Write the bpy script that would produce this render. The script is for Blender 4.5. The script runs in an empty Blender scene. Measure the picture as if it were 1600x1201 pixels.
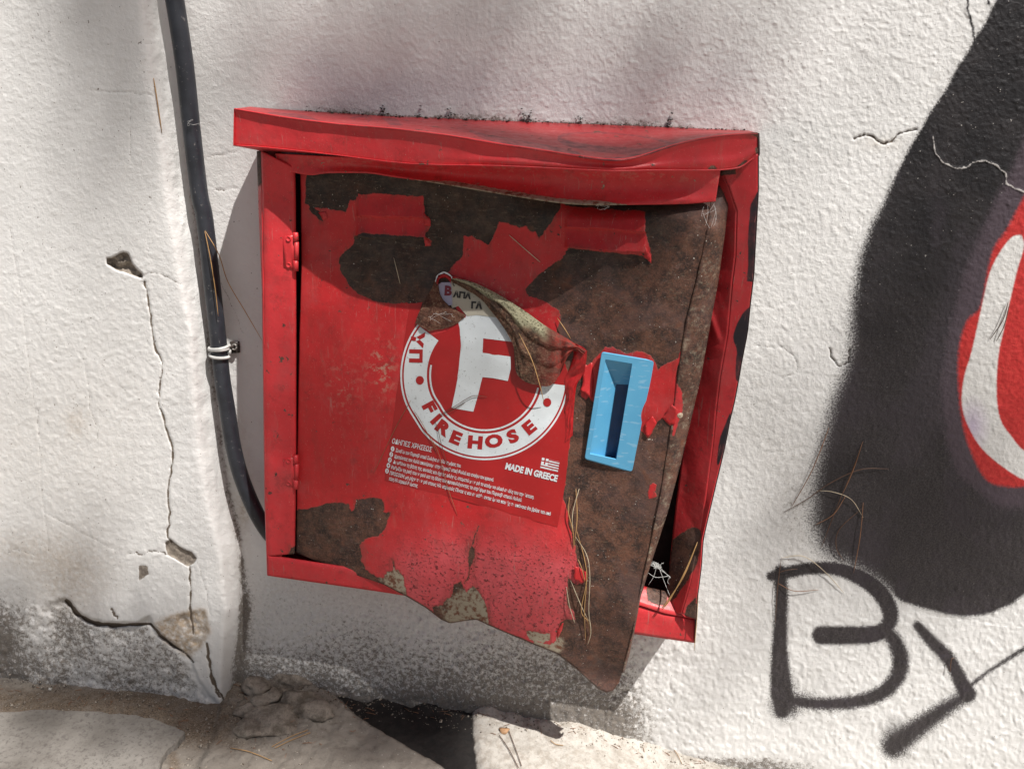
import bpy, math, random
import numpy as np
from mathutils import Matrix, Vector
from mathutils.geometry import delaunay_2d_cdt
S = bpy.context.scene
C = S.collection
random.seed(7)
# ------------------------------------------------------------------ camera
F, CX, CY = 1243.0, 800.0, 600.5
CAM = np.array([0.0, -1.10, 1.05])
_d = np.array([-100.0, 3700.0, F]); _d /= np.linalg.norm(_d)
_h = np.array([-11800.0, (-F*F - 100*11800.0)/3700.0, F]); _h /= np.linalg.norm(_h)
_X = -_h; _Z = -_d; _X = _X - _Z*np.dot(_X, _Z); _X /= np.linalg.norm(_X); _Y = np.cross(_Z, _X)
M3 = np.stack([_X, _Y, _Z], 1)          # world -> camera (x right, y down, z forward)
cd = bpy.data.cameras.new('camera'); cam = bpy.data.objects.new('camera', cd); C.objects.link(cam)
r_, dn_, f_ = M3[0], M3[1], M3[2]
cam.matrix_world = Matrix(((r_[0], -dn_[0], -f_[0], CAM[0]), (r_[1], -dn_[1], -f_[1], CAM[1]),
                           (r_[2], -dn_[2], -f_[2], CAM[2]), (0, 0, 0, 1)))
cd.sensor_width = 36; cd.sensor_fit = 'HORIZONTAL'; cd.lens = F/1600*36; cd.clip_start = 0.02; cd.clip_end = 500
S.camera = cam
# ------------------------------------------------------------------ light
SUN = np.array([-0.104, 0.10, -0.225]); SUN /= np.linalg.norm(SUN)     # direction the light travels
w = bpy.data.worlds.new('World'); S.world = w; w.use_nodes = True
nt = w.node_tree; nt.nodes.clear()
sky = nt.nodes.new('ShaderNodeTexSky'); sky.sky_type = 'NISHITA'; sky.sun_disc = False
sky.sun_elevation = math.asin(-SUN[2]); sky.sun_rotation = math.atan2(-SUN[0], -SUN[1])
sky.dust_density = 2.0; sky.air_density = 1.0
bg = nt.nodes.new('ShaderNodeBackground'); bg.inputs[1].default_value = 0.055
wo = nt.nodes.new('ShaderNodeOutputWorld')
hs = nt.nodes.new('ShaderNodeMix'); hs.data_type = 'RGBA'; hs.blend_type = 'MULTIPLY'; hs.inputs[0].default_value = 1; hs.inputs[7].default_value = (1.0, .91, .82, 1)   # hazy, warm sky
nt.links.new(sky.outputs[0], hs.inputs[6]); nt.links.new(hs.outputs[2], bg.inputs[0]); nt.links.new(bg.outputs[0], wo.inputs[0])
ld = bpy.data.lights.new('sun', 'SUN'); ld.energy = 4.9; ld.angle = math.radians(0.5); ld.color = (1.0, 0.965, 0.915)
sun = bpy.data.objects.new('sun', ld); C.objects.link(sun)
sun.rotation_euler = Vector(SUN).to_track_quat('-Z', 'Y').to_euler()
S.view_settings.view_transform = 'Standard'; S.view_settings.look = 'None'
S.view_settings.gamma = 1; S.view_settings.exposure = 0.31; S.view_settings.use_curve_mapping = False
# ------------------------------------------------------------------ unprojecting and noise
def ray(px, py):
    px = np.asarray(px, float); py = np.asarray(py, float)
    v = np.stack([px-CX, py-CY, np.full_like(px, F)], -1)
    return v @ M3                                        # = M3^T v
def P(px, py, depth=0.0):
    """point where the photograph's pixel meets the plane `depth` metres in front of the wall"""
    px, py, depth = np.broadcast_arrays(np.asarray(px, float), np.asarray(py, float), np.asarray(depth, float))
    d = ray(px, py); t = (-depth-CAM[1])/d[..., 1]
    return CAM + d*t[..., None]
def proj(p):
    q = (np.asarray(p)-CAM) @ M3.T
    return CX+F*q[..., 0]/q[..., 2], CY+F*q[..., 1]/q[..., 2]
_rt = np.random.RandomState(3).rand(64, 64, 16)
def vn(x, y, s=0):
    xi = np.floor(x).astype(int); yi = np.floor(y).astype(int); fx = x-xi; fy = y-yi
    fx = fx*fx*(3-2*fx); fy = fy*fy*(3-2*fy); s = s % 16; o = s*17
    g = lambda a, b: _rt[(a+o) % 64, (b+o*3) % 64, s]
    return (g(xi, yi)*(1-fx)+g(xi+1, yi)*fx)*(1-fy)+(g(xi, yi+1)*(1-fx)+g(xi+1, yi+1)*fx)*fy
def fbm(x, y, sc, o=3, s=0):
    a = 0; amp = 1; t = 0
    for k in range(o):
        c, d = math.cos(.6*k+.3), math.sin(.6*k+.3)
        a = a+amp*(vn((x*c-y*d)/sc+11.3*k, (x*d+y*c)/sc+5.7*k, s+k)-.5); t += amp; amp *= .5; sc /= 2.03
    return a/t*2
def sst(a, b, x):
    t = np.clip((x-a)/(b-a), 0, 1); return t*t*(3-2*t)
def ip(x, pts):
    return np.interp(x, [p[0] for p in pts], [p[1] for p in pts])
def ipx(x, pts):                                     # interpolation that goes on straight past both ends
    xs = [p[0] for p in pts]; ys = [p[1] for p in pts]; r = np.interp(x, xs, ys)
    a = (ys[1]-ys[0])/(xs[1]-xs[0]); b = (ys[-1]-ys[-2])/(xs[-1]-xs[-2])
    r = np.where(x < xs[0], ys[0]+(x-xs[0])*a, r); return np.where(x > xs[-1], ys[-1]+(x-xs[-1])*b, r)
def _near(px, py, pts, m):
    x0 = min(p[0] for p in pts)-m; x1 = max(p[0] for p in pts)+m; y0 = min(p[1] for p in pts)-m; y1 = max(p[1] for p in pts)+m
    return (px > x0) & (px < x1) & (py > y0) & (py < y1)
def sd_poly(px, py, poly, far=40):
    out = np.full(px.shape, -float(far)); k = _near(px, py, poly, far); x = px[k]; y = py[k]
    d = np.full(x.shape, 1e9); ins = np.zeros(x.shape, bool); n = len(poly)
    for i in range(n):
        ax, ay = poly[i][:2]; bx, by = poly[(i+1) % n][:2]; ex, ey = bx-ax, by-ay; L = ex*ex+ey*ey+1e-9
        t = np.clip(((x-ax)*ex+(y-ay)*ey)/L, 0, 1); d = np.minimum(d, (x-ax-t*ex)**2+(y-ay-t*ey)**2)
        if ay != by:
            c = (ay > y) != (by > y); ins ^= c & (x < (bx-ax)*(y-ay)/(by-ay)+ax)
    d = np.sqrt(d); out[k] = np.maximum(np.where(ins, d, -d), -far); return out
def sd_line(px, py, pts, far=40):
    """pts: (x, y, radius); positive inside the stroke"""
    out = np.full(px.shape, -float(far)); k = _near(px, py, pts, far+max(p[2] for p in pts)); x = px[k]; y = py[k]
    b = np.full(x.shape, -float(far))
    for (ax, ay, ar), (bx, by, br) in zip(pts[:-1], pts[1:]):
        ex, ey = bx-ax, by-ay; L = ex*ex+ey*ey+1e-9
        t = np.clip(((x-ax)*ex+(y-ay)*ey)/L, 0, 1)
        b = np.maximum(b, ar+(br-ar)*t-np.hypot(x-ax-t*ex, y-ay-t*ey))
    out[k] = b; return out
def rg(pts, n=3, amp=1.2, seed=1):
    """roughen a polyline or polygon (ragged, torn edges)"""
    R = random.Random(seed); o = []
    for i in range(len(pts)-1):
        a, b = pts[i], pts[i+1]
        for k in range(n):
            t = k/n; j = amp if k else 0
            o.append((a[0]+(b[0]-a[0])*t+R.uniform(-j, j), a[1]+(b[1]-a[1])*t+R.uniform(-j, j)))
    o.append(pts[-1][:2]); return o
def cr(pts, n=6):
    """Catmull-Rom through the points (any dimension)"""
    p = [np.array(q, float) for q in pts]; p = [2*p[0]-p[1]]+p+[2*p[-1]-p[-2]]; o = []
    for i in range(1, len(p)-2):
        for k in range(n):
            t = k/n
            o.append(.5*((2*p[i])+(-p[i-1]+p[i+1])*t+(2*p[i-1]-5*p[i]+4*p[i+1]-p[i+2])*t*t+(-p[i-1]+3*p[i]-3*p[i+1]+p[i+2])*t**3))
    o.append(p[-2]); return o
# ------------------------------------------------------------------ objects
def link(o, parent=None):
    C.objects.link(o)
    if parent: o.parent = parent
    return o
def tag(o, label=None, cat=None, group=None, kind=None):
    for k, v in (('label', label), ('category', cat), ('group', group), ('kind', kind)):
        if v: o[k] = v
    return o
def empty(name, loc, label, cat, group=None):
    o = bpy.data.objects.new(name, None); o.empty_display_size = .05
    link(o); o.matrix_world = Matrix.Translation(Vector(loc)); return tag(o, label, cat, group)
def mk(name, V, faces, mat, parent=None, attrs=None, smooth=True, base=None):
    """mesh from an array of world points; its origin is put at the parent's place (or at base)"""
    V = np.asarray(V, float).reshape(-1, 3)
    if parent is not None:
        q = parent; o0 = np.array(q.location)
        while q.parent: q = q.parent; o0 = o0+np.array(q.location)
        off = o0
    else:
        off = np.zeros(3) if base is None else np.asarray(base, float)
    me = bpy.data.meshes.new(name)
    if isinstance(faces, np.ndarray) and faces.ndim == 2:
        n, k = faces.shape
        me.vertices.add(len(V)); me.vertices.foreach_set('co', (V-off).astype(np.float32).ravel())
        me.loops.add(n*k); me.loops.foreach_set('vertex_index', faces.astype(np.int32).ravel())
        me.polygons.add(n); me.polygons.foreach_set('loop_start', np.arange(0, n*k, k, dtype=np.int32))
        me.update(calc_edges=True)
    else:
        me.from_pydata((V-off).tolist(), [], [list(f) for f in faces]); me.update()
    me.polygons.foreach_set('use_smooth', [smooth]*len(me.polygons))
    for k, a in (attrs or {}).items():
        at = me.attributes.new(k, 'FLOAT', 'POINT'); at.data.foreach_set('value', np.asarray(a, np.float32).ravel())
    me.materials.append(mat); me.validate()
    o = bpy.data.objects.new(name, me); link(o, parent)
    if parent is None: o.location = off
    return o
def gf(ny, nx):
    i = np.arange(ny*nx).reshape(ny, nx)
    return np.stack([i[:-1, :-1].ravel(), i[1:, :-1].ravel(), i[1:, 1:].ravel(), i[:-1, 1:].ravel()], 1)
def solid(o, t, off=-1):
    m = o.modifiers.new('thickness', 'SOLIDIFY'); m.thickness = t; m.offset = off; return o
def sheet(name, poly, dfn, mat, parent=None, sp=4, attrs=None, base=None):
    """sheet with the outline `poly` (pixels) lying on the depth function, cut exactly along its outline"""
    x0 = min(p[0] for p in poly); x1 = max(p[0] for p in poly); y0 = min(p[1] for p in poly); y1 = max(p[1] for p in poly)
    gx, gy = np.meshgrid(np.arange(x0, x1+sp, sp), np.arange(y0, y1+sp, sp)); gx = gx.ravel(); gy = gy.ravel()
    k = sd_poly(gx, gy, poly, 5) > sp*.35
    vs = [Vector(p[:2]) for p in poly]+[Vector(p) for p in zip(gx[k], gy[k])]; n = len(poly)
    r = delaunay_2d_cdt(vs, [(i, (i+1) % n) for i in range(n)], [], 1, 1e-4)
    q = np.array([(v.x, v.y) for v in r[0]])
    fs = [f[::-1] for f in r[2]]
    at = {kk: fn(q[:, 0], q[:, 1]) for kk, fn in (attrs or {}).items()}
    return mk(name, P(q[:, 0], q[:, 1], dfn(q[:, 0], q[:, 1])), fs, mat, parent, at, base=base)
def ruled(name, A, B, mat, parent=None, rows=8, nx=160, dfn=None, prof=None, attrs=None, th=.0014, base=None):
    """sheet between two edge curves given as [(x, y, depth)...] in pixels"""
    a = np.array(A, float); b = np.array(B, float); t = np.linspace(0, 1, nx)
    def par(c):
        L = np.r_[0, np.cumsum(np.hypot(*np.diff(c[:, :2], axis=0).T))]; L /= L[-1]
        return np.stack([np.interp(t, L, c[:, i]) for i in range(3)], 1)
    a = par(a); b = par(b); s = np.linspace(0, 1, rows)[:, None, None]
    g = a[None]*(1-s)+b[None]*s
    sx = np.broadcast_to(s[..., 0], g.shape[:2]); tx = np.broadcast_to(t[None], g.shape[:2])
    if prof is not None: g = prof(g.copy(), sx, tx)
    if dfn is not None: g[..., 2] += dfn(g[..., 0], g[..., 1])
    at = {k: fn(g[..., 0], g[..., 1]) for k, fn in (attrs or {}).items()}
    o = mk(name, P(g[..., 0], g[..., 1], g[..., 2]), gf(rows, nx), mat, parent, at, base=base)
    if th: solid(o, th)
    return o
def tube(pts, rad, n=8, cap=True):
    p = np.array(pts, float); r = np.broadcast_to(np.asarray(rad, float), (len(p),)); V = []
    T = np.gradient(p, axis=0); T /= np.linalg.norm(T, axis=1)[:, None]+1e-12
    u = np.cross(T[0], [0.3, 1, .2]); u /= np.linalg.norm(u)
    for i in range(len(p)):
        u = u-T[i]*np.dot(u, T[i]); u /= np.linalg.norm(u); v = np.cross(T[i], u)
        for k in range(n):
            a = 2*math.pi*k/n; V.append(p[i]+r[i]*(u*math.cos(a)+v*math.sin(a)))
    fs = [(i*n+k, i*n+(k+1) % n, (i+1)*n+(k+1) % n, (i+1)*n+k) for i in range(len(p)-1) for k in range(n)]
    if cap: fs += [tuple(range(n))[::-1], tuple((len(p)-1)*n+k for k in range(n))]
    return V, fs
def join(parts):
    V = []; Fc = []
    for v, f in parts:
        o = len(V); V += [tuple(x) for x in v]; Fc += [tuple(i+o for i in g) for g in f]
    return V, Fc
# ------------------------------------------------------------------ materials
class Mat:
    def __init__(s, name):
        s.m = bpy.data.materials.new(name); s.m.use_nodes = True; s.t = s.m.node_tree; s.t.nodes.clear()
        s.o = s.n('ShaderNodeOutputMaterial'); s.b = s.n('ShaderNodeBsdfPrincipled'); s.l(s.b.outputs[0], s.o.inputs[0])
        s.tc = s.n('ShaderNodeNewGeometry').outputs['Position']
    def n(s, t): return s.t.nodes.new(t)
    def l(s, a, b): s.t.links.new(a, b)
    def put(s, sock, v):
        if isinstance(v, bpy.types.NodeSocket): s.l(v, sock)
        elif isinstance(v, (tuple, list)): sock.default_value = tuple(v)+((1,) if len(v) == 3 and len(sock.default_value) == 4 else ())
        else: sock.default_value = v
    def at(s, name):
        a = s.n('ShaderNodeAttribute'); a.attribute_name = name; return a.outputs['Fac']
    def noise(s, sc, det=4, rough=.55, vec=None, dist=0):
        a = s.n('ShaderNodeTexNoise'); s.l(vec or s.tc, a.inputs['Vector']); a.inputs['Scale'].default_value = sc
        a.inputs['Detail'].default_value = det; a.inputs['Roughness'].default_value = rough; a.inputs['Distortion'].default_value = dist
        return a.outputs['Fac']
    def voro(s, sc, feat='F1', rnd=1):
        a = s.n('ShaderNodeTexVoronoi'); s.l(s.tc, a.inputs['Vector']); a.inputs['Scale'].default_value = sc; a.feature = feat
        a.inputs['Randomness'].default_value = rnd; return a.outputs['Distance']
    def stretch(s, v):
        a = s.n('ShaderNodeMapping'); s.l(s.tc, a.inputs[0]); a.inputs['Scale'].default_value = v; return a.outputs[0]
    def ma(s, op, a, b=0.0, c=0.0):
        m = s.n('ShaderNodeMath'); m.operation = op
        for i, v in enumerate((a, b, c)): s.put(m.inputs[i], v)
        return m.outputs[0]
    def ss(s, x, a, b, lo=0.0, hi=1.0):
        m = s.n('ShaderNodeMapRange'); m.interpolation_type = 'SMOOTHSTEP'
        for i, v in enumerate((x, a, b, lo, hi)): s.put(m.inputs[i], v)
        return m.outputs[0]
    def mix(s, f, a, b):
        m = s.n('ShaderNodeMix'); m.data_type = 'RGBA'; s.put(m.inputs[0], f); s.put(m.inputs[6], a); s.put(m.inputs[7], b); return m.outputs[2]
    def bump(s, h, dist, prev=None, st=1.0):
        b = s.n('ShaderNodeBump'); b.inputs['Strength'].default_value = st; b.inputs['Distance'].default_value = dist
        s.put(b.inputs['Height'], h)
        if prev is not None: s.l(prev, b.inputs['Normal'])
        return b.outputs[0]
    def fin(s, col, rough=.6, nor=None, metal=0, spec=.5):
        s.put(s.b.inputs['Base Color'], col); s.put(s.b.inputs['Roughness'], rough); s.put(s.b.inputs['Metallic'], metal)
        s.put(s.b.inputs['Specular IOR Level'], spec)
        if nor is not None: s.l(nor, s.b.inputs['Normal'])
        return s.m
def plain(name, col, rough=.5, var=.25, sc=60, bd=.0003, bs=400, metal=0, spec=.5):
    m = Mat(name); n = m.noise(sc, 5); dk = tuple(c*(1-var) for c in col); lt = tuple(min(1, c*(1+var)) for c in col)
    return m.fin(m.mix(m.ss(n, .3, .7), dk, lt), m.ss(m.noise(sc*2), .3, .7, rough-.08, rough+.12), m.bump(m.noise(bs, 3), bd), metal, spec)
def rust_col(m, warm=None):
    n1 = m.noise(45, 8, .7); n2 = m.noise(420, 4, .7); n3 = m.noise(12, 5, .6)
    c = m.mix(m.ss(n1, .35, .65), (.030, .019, .016), (.135, .062, .040))
    c = m.mix(m.ma('MULTIPLY', m.ss(n2, .5, .66), .5), c, (.215, .098, .062))
    c = m.mix(m.ma('MULTIPLY', m.ss(n2, .47, .36), .5), c, (.026, .017, .015))
    c = m.mix(m.ma('MULTIPLY', m.ss(m.noise(150, 6, .75), .54, .66), .55), c, (.17, .10, .085))
    c = m.mix(m.ma('MULTIPLY', m.ss(n3, .5, .68), .6), c, (.125, .075, .068))
    return c, n2
def red_mat(name, rust=True, chip=.655, dull=0.0, red=(.56, .031, .038)):
    """red enamel over rusting steel; attribute paint > 0 where the paint still holds (pixels to its edge)"""
    m = Mat(name)
    nl = m.noise(9, 4); nf = m.noise(90, 5, .6); ns = m.noise(700, 2, .6)
    c = m.mix(m.ss(nl, .3, .7), red, tuple(min(1, x*1.22+.006) for x in red))
    c = m.mix(m.ma('MULTIPLY', m.ss(nf, .5, .75), .25), c, (.33, .03, .03))
    st = m.noise(60, 5, .65, m.stretch((1.6, 1.6, .35)), .6)
    c = m.mix(m.ma('MULTIPLY', m.ss(st, .56, .74), .22+dull), c, (.40, .17, .13))           # chalky dust streaks
    c = m.mix(m.ma('MULTIPLY', m.ss(ns, .69, .74), .7), c, (.55, .42, .34))                  # specks
    c = m.mix(m.ma('MULTIPLY', m.ma('MULTIPLY', m.at('blister_glare'), m.ss(m.noise(14, 5, .7), .25, .65, .45, 1)), .85), c, (.74, .12, .14))                         # pinkish glare on the lower door, put into the colour
    c = m.mix(m.ma('MULTIPLY', m.at('blister_glare'), m.ss(m.noise(230, 3, .6), .56, .68)), c, (.16, .02, .022))
    c = m.mix(m.ma('MULTIPLY', m.ma('MULTIPLY', m.at('scuff'), m.ss(m.noise(110, 5, .7), .52, .6)), .85), c, (.5, .3, .22))
    c = m.mix(m.ss(m.ma('ADD', m.at('ink'), m.ma('MULTIPLY', m.ma('SUBTRACT', nf, .5), 2.5)), -.8, 1.2), c, (.028, .022, .03))
    rc, rn = rust_col(m)
    tone = m.ma('ADD', m.at('tone'), m.ma('MULTIPLY', m.ma('SUBTRACT', m.noise(110, 6, .75), .5), 1.5))                                # 0 brown rust, 1 near-black metal, -1 pale primer
    rc = m.mix(m.ma('MULTIPLY', m.ss(tone, 0, 1), .78), rc, m.mix(m.ss(m.noise(70, 7, .78), .4, .68), (.016, .015, .014), (.072, .052, .038)))
    pr = m.mix(m.ss(m.noise(120, 5, .65), .46, .62), (.36, .31, .23), (.17, .07, .04))
    rc = m.mix(m.ma('MULTIPLY', m.ss(m.noise(200, 5, .8, m.stretch((.35, 1, 1.6))), .56, .66), .45), rc, (.20, .155, .11))
    rc = m.mix(m.ma('MULTIPLY', m.ss(m.noise(24, 4, .6), .58, .74), .6), rc, (.21, .075, .032))
    rc = m.mix(m.ss(tone, -.25, -.75), rc, pr)
    rc = m.mix(m.ma('MULTIPLY', m.ss(m.noise(330, 2, .5), .715, .73), m.ss(m.noise(30, 2), .45, .6)), rc, (.6, .57, .5))    # lime specks
    e = m.ma('ADD', m.at('paint'), m.ma('MULTIPLY', m.ma('SUBTRACT', m.noise(260, 4, .7), .5), 5.0))
    e = m.ma('SUBTRACT', e, m.ma('MULTIPLY', m.ss(m.noise(75, 5, .62), chip, chip+.02), 30.0))                # small stray chips
    mask = m.ss(e, -.35, .35)
    rim = m.ma('MULTIPLY', m.ss(e, 2.6, .2), .5)
    c = m.mix(m.ma('MULTIPLY', m.ss(m.at('paint'), 15, 1), m.ma('MULTIPLY', m.ss(m.noise(55, 5, .7, m.stretch((1, 1, .3))), .48, .66), .55)), c, (.13, .04, .028))   # rust bleeding from the edge
    c = m.mix(m.ma('MULTIPLY', m.ss(m.noise(16, 6, .7), .46, .68), .34), c, (.40, .085, .085))       # chalky fading
    c = m.mix(m.ma('MULTIPLY', m.ss(m.noise(120, 3, .5, m.stretch((2.4, 1, .16)), 1.2), .665, .70), .55), c, (.46, .17, .15))   # scratches
    c = m.mix(m.ma('MULTIPLY', m.ss(m.noise(34, 7, .78), .54, .68), .42), c, (.17, .028, .026))
    c = m.mix(rim, c, (.36, .06, .05))
    col = m.mix(mask, rc, c)
    nor = m.bump(m.noise(14, 3), .004, None, .5)
    nor = m.bump(rn, .0004, nor, 1.0)
    nor = m.bump(m.noise(75, 5, .6), .0011, nor, .8)
    nor2 = m.bump(m.ma('ADD', m.ma('MULTIPLY', mask, 1.0), m.ma('MULTIPLY', m.ma('MULTIPLY', m.at('blister_glare'), m.ss(m.noise(230, 3, .6), .5, .68)), 1.5)), .0006)
    nor2 = m.bump(m.noise(25, 3), .0026, nor2, .7)
    nor2 = m.bump(m.noise(9, 2, .5), .010, nor2, .5)
    nor2 = m.bump(m.noise(150, 3, .6), .0004, nor2, .7)
    nor2 = m.bump(m.noise(500, 2), .00008, nor2, .5)
    vm = m.n('ShaderNodeMix'); vm.data_type = 'VECTOR'; m.l(mask, vm.inputs[0]); m.l(nor, vm.inputs[4]); m.l(nor2, vm.inputs[5])
    ro = m.n('ShaderNodeMix'); ro.data_type = 'FLOAT'; m.l(mask, ro.inputs[0]); m.put(ro.inputs[2], m.ss(m.noise(30, 4, .6), .35, .65, .5, .8)); m.put(ro.inputs[3], m.ss(nf, .3, .7, .36, .52))
    return m.fin(col, ro.outputs[0], vm.outputs[1], 0, .38)
# ------------------------------------------------------------------ wall
RIDGE = [(0, 224), (130, 236), (250, 255), (330, 264), (460, 287), (526, 300), (700, 311), (800, 328), (850, 343), (950, 352), (1060, 345), (1150, 345)]
CORN = [(0, 262), (100, 280), (300, 302), (460, 322), (560, 332), (700, 347), (770, 358), (850, 377), (950, 381), (1060, 366), (1150, 368)]
LOWER = rg([(-300, 1500), (-300, 940), (-50, 935), (60, 942), (100, 934), (110, 940), (117, 953), (140, 967), (160, 972), (183, 973), (213, 974), (233, 963),
            (243, 985), (263, 1000), (283, 1013), (300, 1030), (312, 1062), (328, 1085), (345, 1100), (345, 1500)], 3, 1.5, 4)
HOLE = rg([(167, 403), (180, 400), (192, 394), (201, 397), (207, 412), (222, 427), (223, 434), (216, 433), (207, 430), (195, 425), (180, 421), (167, 413), (167, 403)], 2, 1.2, 5)
SPALL = rg([(258, 847), (267, 842), (283, 855), (300, 862), (308, 872), (303, 880), (293, 885), (277, 875), (262, 867), (258, 847)], 2, .8, 6)
PATCH = rg([(217, 883), (231, 884), (233, 897), (225, 902), (217, 908), (217, 883)], 2, .8, 7)
BROWN = rg([(246, 975), (270, 964), (300, 956), (318, 955), (325, 985), (314, 1003), (296, 1022), (278, 1010), (258, 998), (246, 975)], 3, 1.5, 8)
def J(pts, r, n=5, amp=1.6, seed=1):
    p = rg(pts, n, amp, seed); R = random.Random(seed); return [(x, y, r*R.uniform(.35, 1.25)) for x, y in p]
CRACKS = [J([(226, 440), (232, 470), (237, 510), (243, 545), (254, 567), (250, 600), (248, 630), (258, 665), (268, 692), (270, 722), (263, 762), (266, 800), (262, 835), (268, 848)], 1.3, seed=2),
          J([(297, 883), (298, 913), (297, 950), (302, 990)], 1.6, seed=3), J([(200, 866), (213, 862), (222, 867), (233, 860), (250, 861), (262, 866)], 1.2, seed=4),
          J([(323, 1005), (328, 1040), (333, 1067), (343, 1088)], 1.9, seed=5), J([(312, 885), (322, 920), (328, 960)], .6, seed=6),
          J([(15, 355), (30, 440), (42, 540), (55, 640), (66, 700)], .5, 8, .6, 7), J([(225, 430), (242, 425), (262, 432), (283, 444)], 1.0, seed=8),
          J([(205, 150), (203, 200), (205, 255)], .6, seed=9), J([(140, 141), (175, 145), (205, 144), (240, 150)], .5, seed=10),
          J([(130, 560), (138, 600), (140, 640), (155, 670), (148, 690), (128, 700)], .5, seed=11), J([(232, 340), (238, 380), (228, 405)], .5, seed=12),
          J([(70, 800), (120, 828), (180, 858)], .5, seed=13), J([(10, 866), (20, 858), (40, 862), (55, 868)], .6, seed=14),
          J([(1335, 217), (1350, 211), (1362, 213), (1372, 221), (1380, 225), (1393, 221), (1405, 209), (1432, 202)], 1.3, 4, 1, 15),
          J([(1180, 539), (1200, 542), (1222, 542), (1240, 555), (1247, 575), (1240, 585), (1222, 590)], .7, seed=16),
          J([(1295, 543), (1300, 560), (1312, 572), (1326, 566), (1328, 545)], .9, seed=17),
          J([(325, 247), (340, 242), (370, 237)], .7, seed=18), J([(338, 296), (350, 298), (370, 294)], .9, seed=19), J([(335, 380), (345, 440), (372, 500), (380, 520)], .5, seed=20),
          J([(1450, 960), (1500, 966), (1560, 975), (1640, 985)], .5, seed=21), J([(60, 640), (64, 760), (76, 860)], .4, seed=22)]
GAP = J([(104, 938, 1), (112, 946, 1), (120, 958, 1), (140, 970, 1), (160, 975, 1), (185, 976, 1), (213, 975, 1)], 3.2, 3, 1, 33)+J([(236, 974), (250, 992), (268, 1006), (290, 1020), (302, 1034)], 1.8, 3, 1, 34)
CRACKS.append(J([(175, 950), (178, 960), (184, 966)], 1.5, seed=40)); CRACKS.append(J([(330, 1045), (338, 1075), (350, 1092)], 1.5, seed=41))
PALECR = [J([(1458, 213), (1462, 240), (1475, 255), (1495, 263), (1510, 262), (1520, 254), (1540, 251), (1556, 258), (1571, 270), (1573, 288), (1600, 300)], 1.1, 4, 1, 31)]
def near_edge(py): return ipx(py, RIDGE), ipx(py, CORN)
def wdepth(px, py):
    a, b = near_edge(py); a = a+3.0*fbm(py, py*0, 60, 3, 2); t = (px-a)/np.maximum(b-a, 5)
    k = np.clip(t, -1.2, 1.3); e = .16
    d = .045*(1-np.clip(.5*(k+np.sqrt(k*k+e*e))-.02, 0, 1))          # rounded arris, straight return
    d = d+.010*sst(950, 1120, py)*sst(0, -1, t)*0
    return d
def wrelief(px, py):
    n = fbm(px, py, 10, 3, 1); n2 = fbm(px*1.15, py*.9, 4.6, 2, 6); pop = sst(.62, .9, vn(px/7.3+.3*n, py/6.1, 4))
    lump = fbm(px, py, 170, 3, 9)
    up = sst(-.05, .25, n)*.00024+n2*.00048+pop*.00042+lump*.0007
    low = sst(860, 980, py)*sst(330, 420, px)*(1-sst(1000, 1150, px))
    r = up*(1+.9*sst(820, 1100, py)*sst(380, 460, px)-.35*sst(500, 350, py)*(1-sst(300, 900, px)))
    r = r+low*(-.0013*sst(.2, .6, -n2)+.0016*fbm(px, py, 11, 3, 15))
    lo = sd_poly(px, py, LOWER, 60)
    r = r-(.0035+.0035*sst(330, 250, px))*sst(60, 125, px)*sst(-1, 3, lo)+sst(0, 12, lo)*(fbm(px, py, 9, 3, 11)*.0034+np.abs(fbm(px, py, 22, 2, 10))*.003+fbm(px, py, 50, 2, 12)*.004)
    r = r+.004*sst(-60, -3, lo)*(1-sst(-3, 0, lo))*sst(80, 130, px)*sst(300, 250, px)                 # plaster lifting above the break
    sb = sd_poly(px, py, BROWN, 20); r = r+sst(-3, 6, sb)*(-.0035+fbm(px, py, 13, 3, 14)*.006)
    for pl, dp in ((HOLE, .010), (SPALL, .0045), (PATCH, .0018)):
        s = sd_poly(px, py, pl, 20); r = r-dp*sst(-1.2, 2.5, s)+sst(0, 3, s)*fbm(px, py, 8, 3, 13)*dp*.8
    for c in CRACKS: r = r-(.0024 if c[0][2]+c[1][2]+c[2][2] > 2.6 else .0009)*sst(-1.2, .6, sd_line(px, py, c, 10))
    r = r-.006*sst(-1.5, 1.0, sd_line(px, py, GAP, 10))
    for c in PALECR: r = r+.0008*sst(-1.5, .6, sd_line(px, py, c, 10))
    a, b = near_edge(py)
    r = r+np.exp(-((px-(a+b)/2)/16)**2)*fbm(px, py*.5, 11, 3, 14)*.0022                                # rough old corner
    return r
def axis(lo, a, b, hi, st, g=1.12):
    m = list(np.arange(a, b+st, st)); s = st; x = a; L = []
    while x > lo: s *= g; x -= s; L.append(x)
    s = st; x = m[-1]; R_ = []
    while x < hi: s *= g; x += s; R_.append(x)
    return np.array(L[::-1]+m+R_)
gx = axis(-2600, -60, 1660, 4200, 2.0); gy = axis(-2600, -60, 1215, 1700, 2.0)
X, Y = np.meshgrid(gx, gy); px = X.ravel(); py = Y.ravel()
inb = sst(-120, -40, px)*sst(1720, 1660, px)*sst(-120, -50, py)
dep = wdepth(px, py)+wrelief(px, py)*inb
GRAF = rg([(1640, -160), (1560, -8), (1545, 25), (1530, 50), (1515, 76), (1498, 102), (1484, 129), (1457, 170), (1435, 209), (1413, 248), (1397, 280), (1380, 319), (1362, 350), (1344, 400),
           (1332, 466), (1330, 533), (1318, 583), (1300, 629), (1283, 695), (1272, 757), (1269, 815), (1280, 850), (1300, 872), (1335, 888), (1372, 908), (1409, 939), (1456, 953),
           (1490, 961), (1517, 962), (1550, 957), (1582, 943), (1604, 926), (1660, 860), (1760, 700), (1760, -160), (1640, -160)], 2, 1.5, 41)
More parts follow.
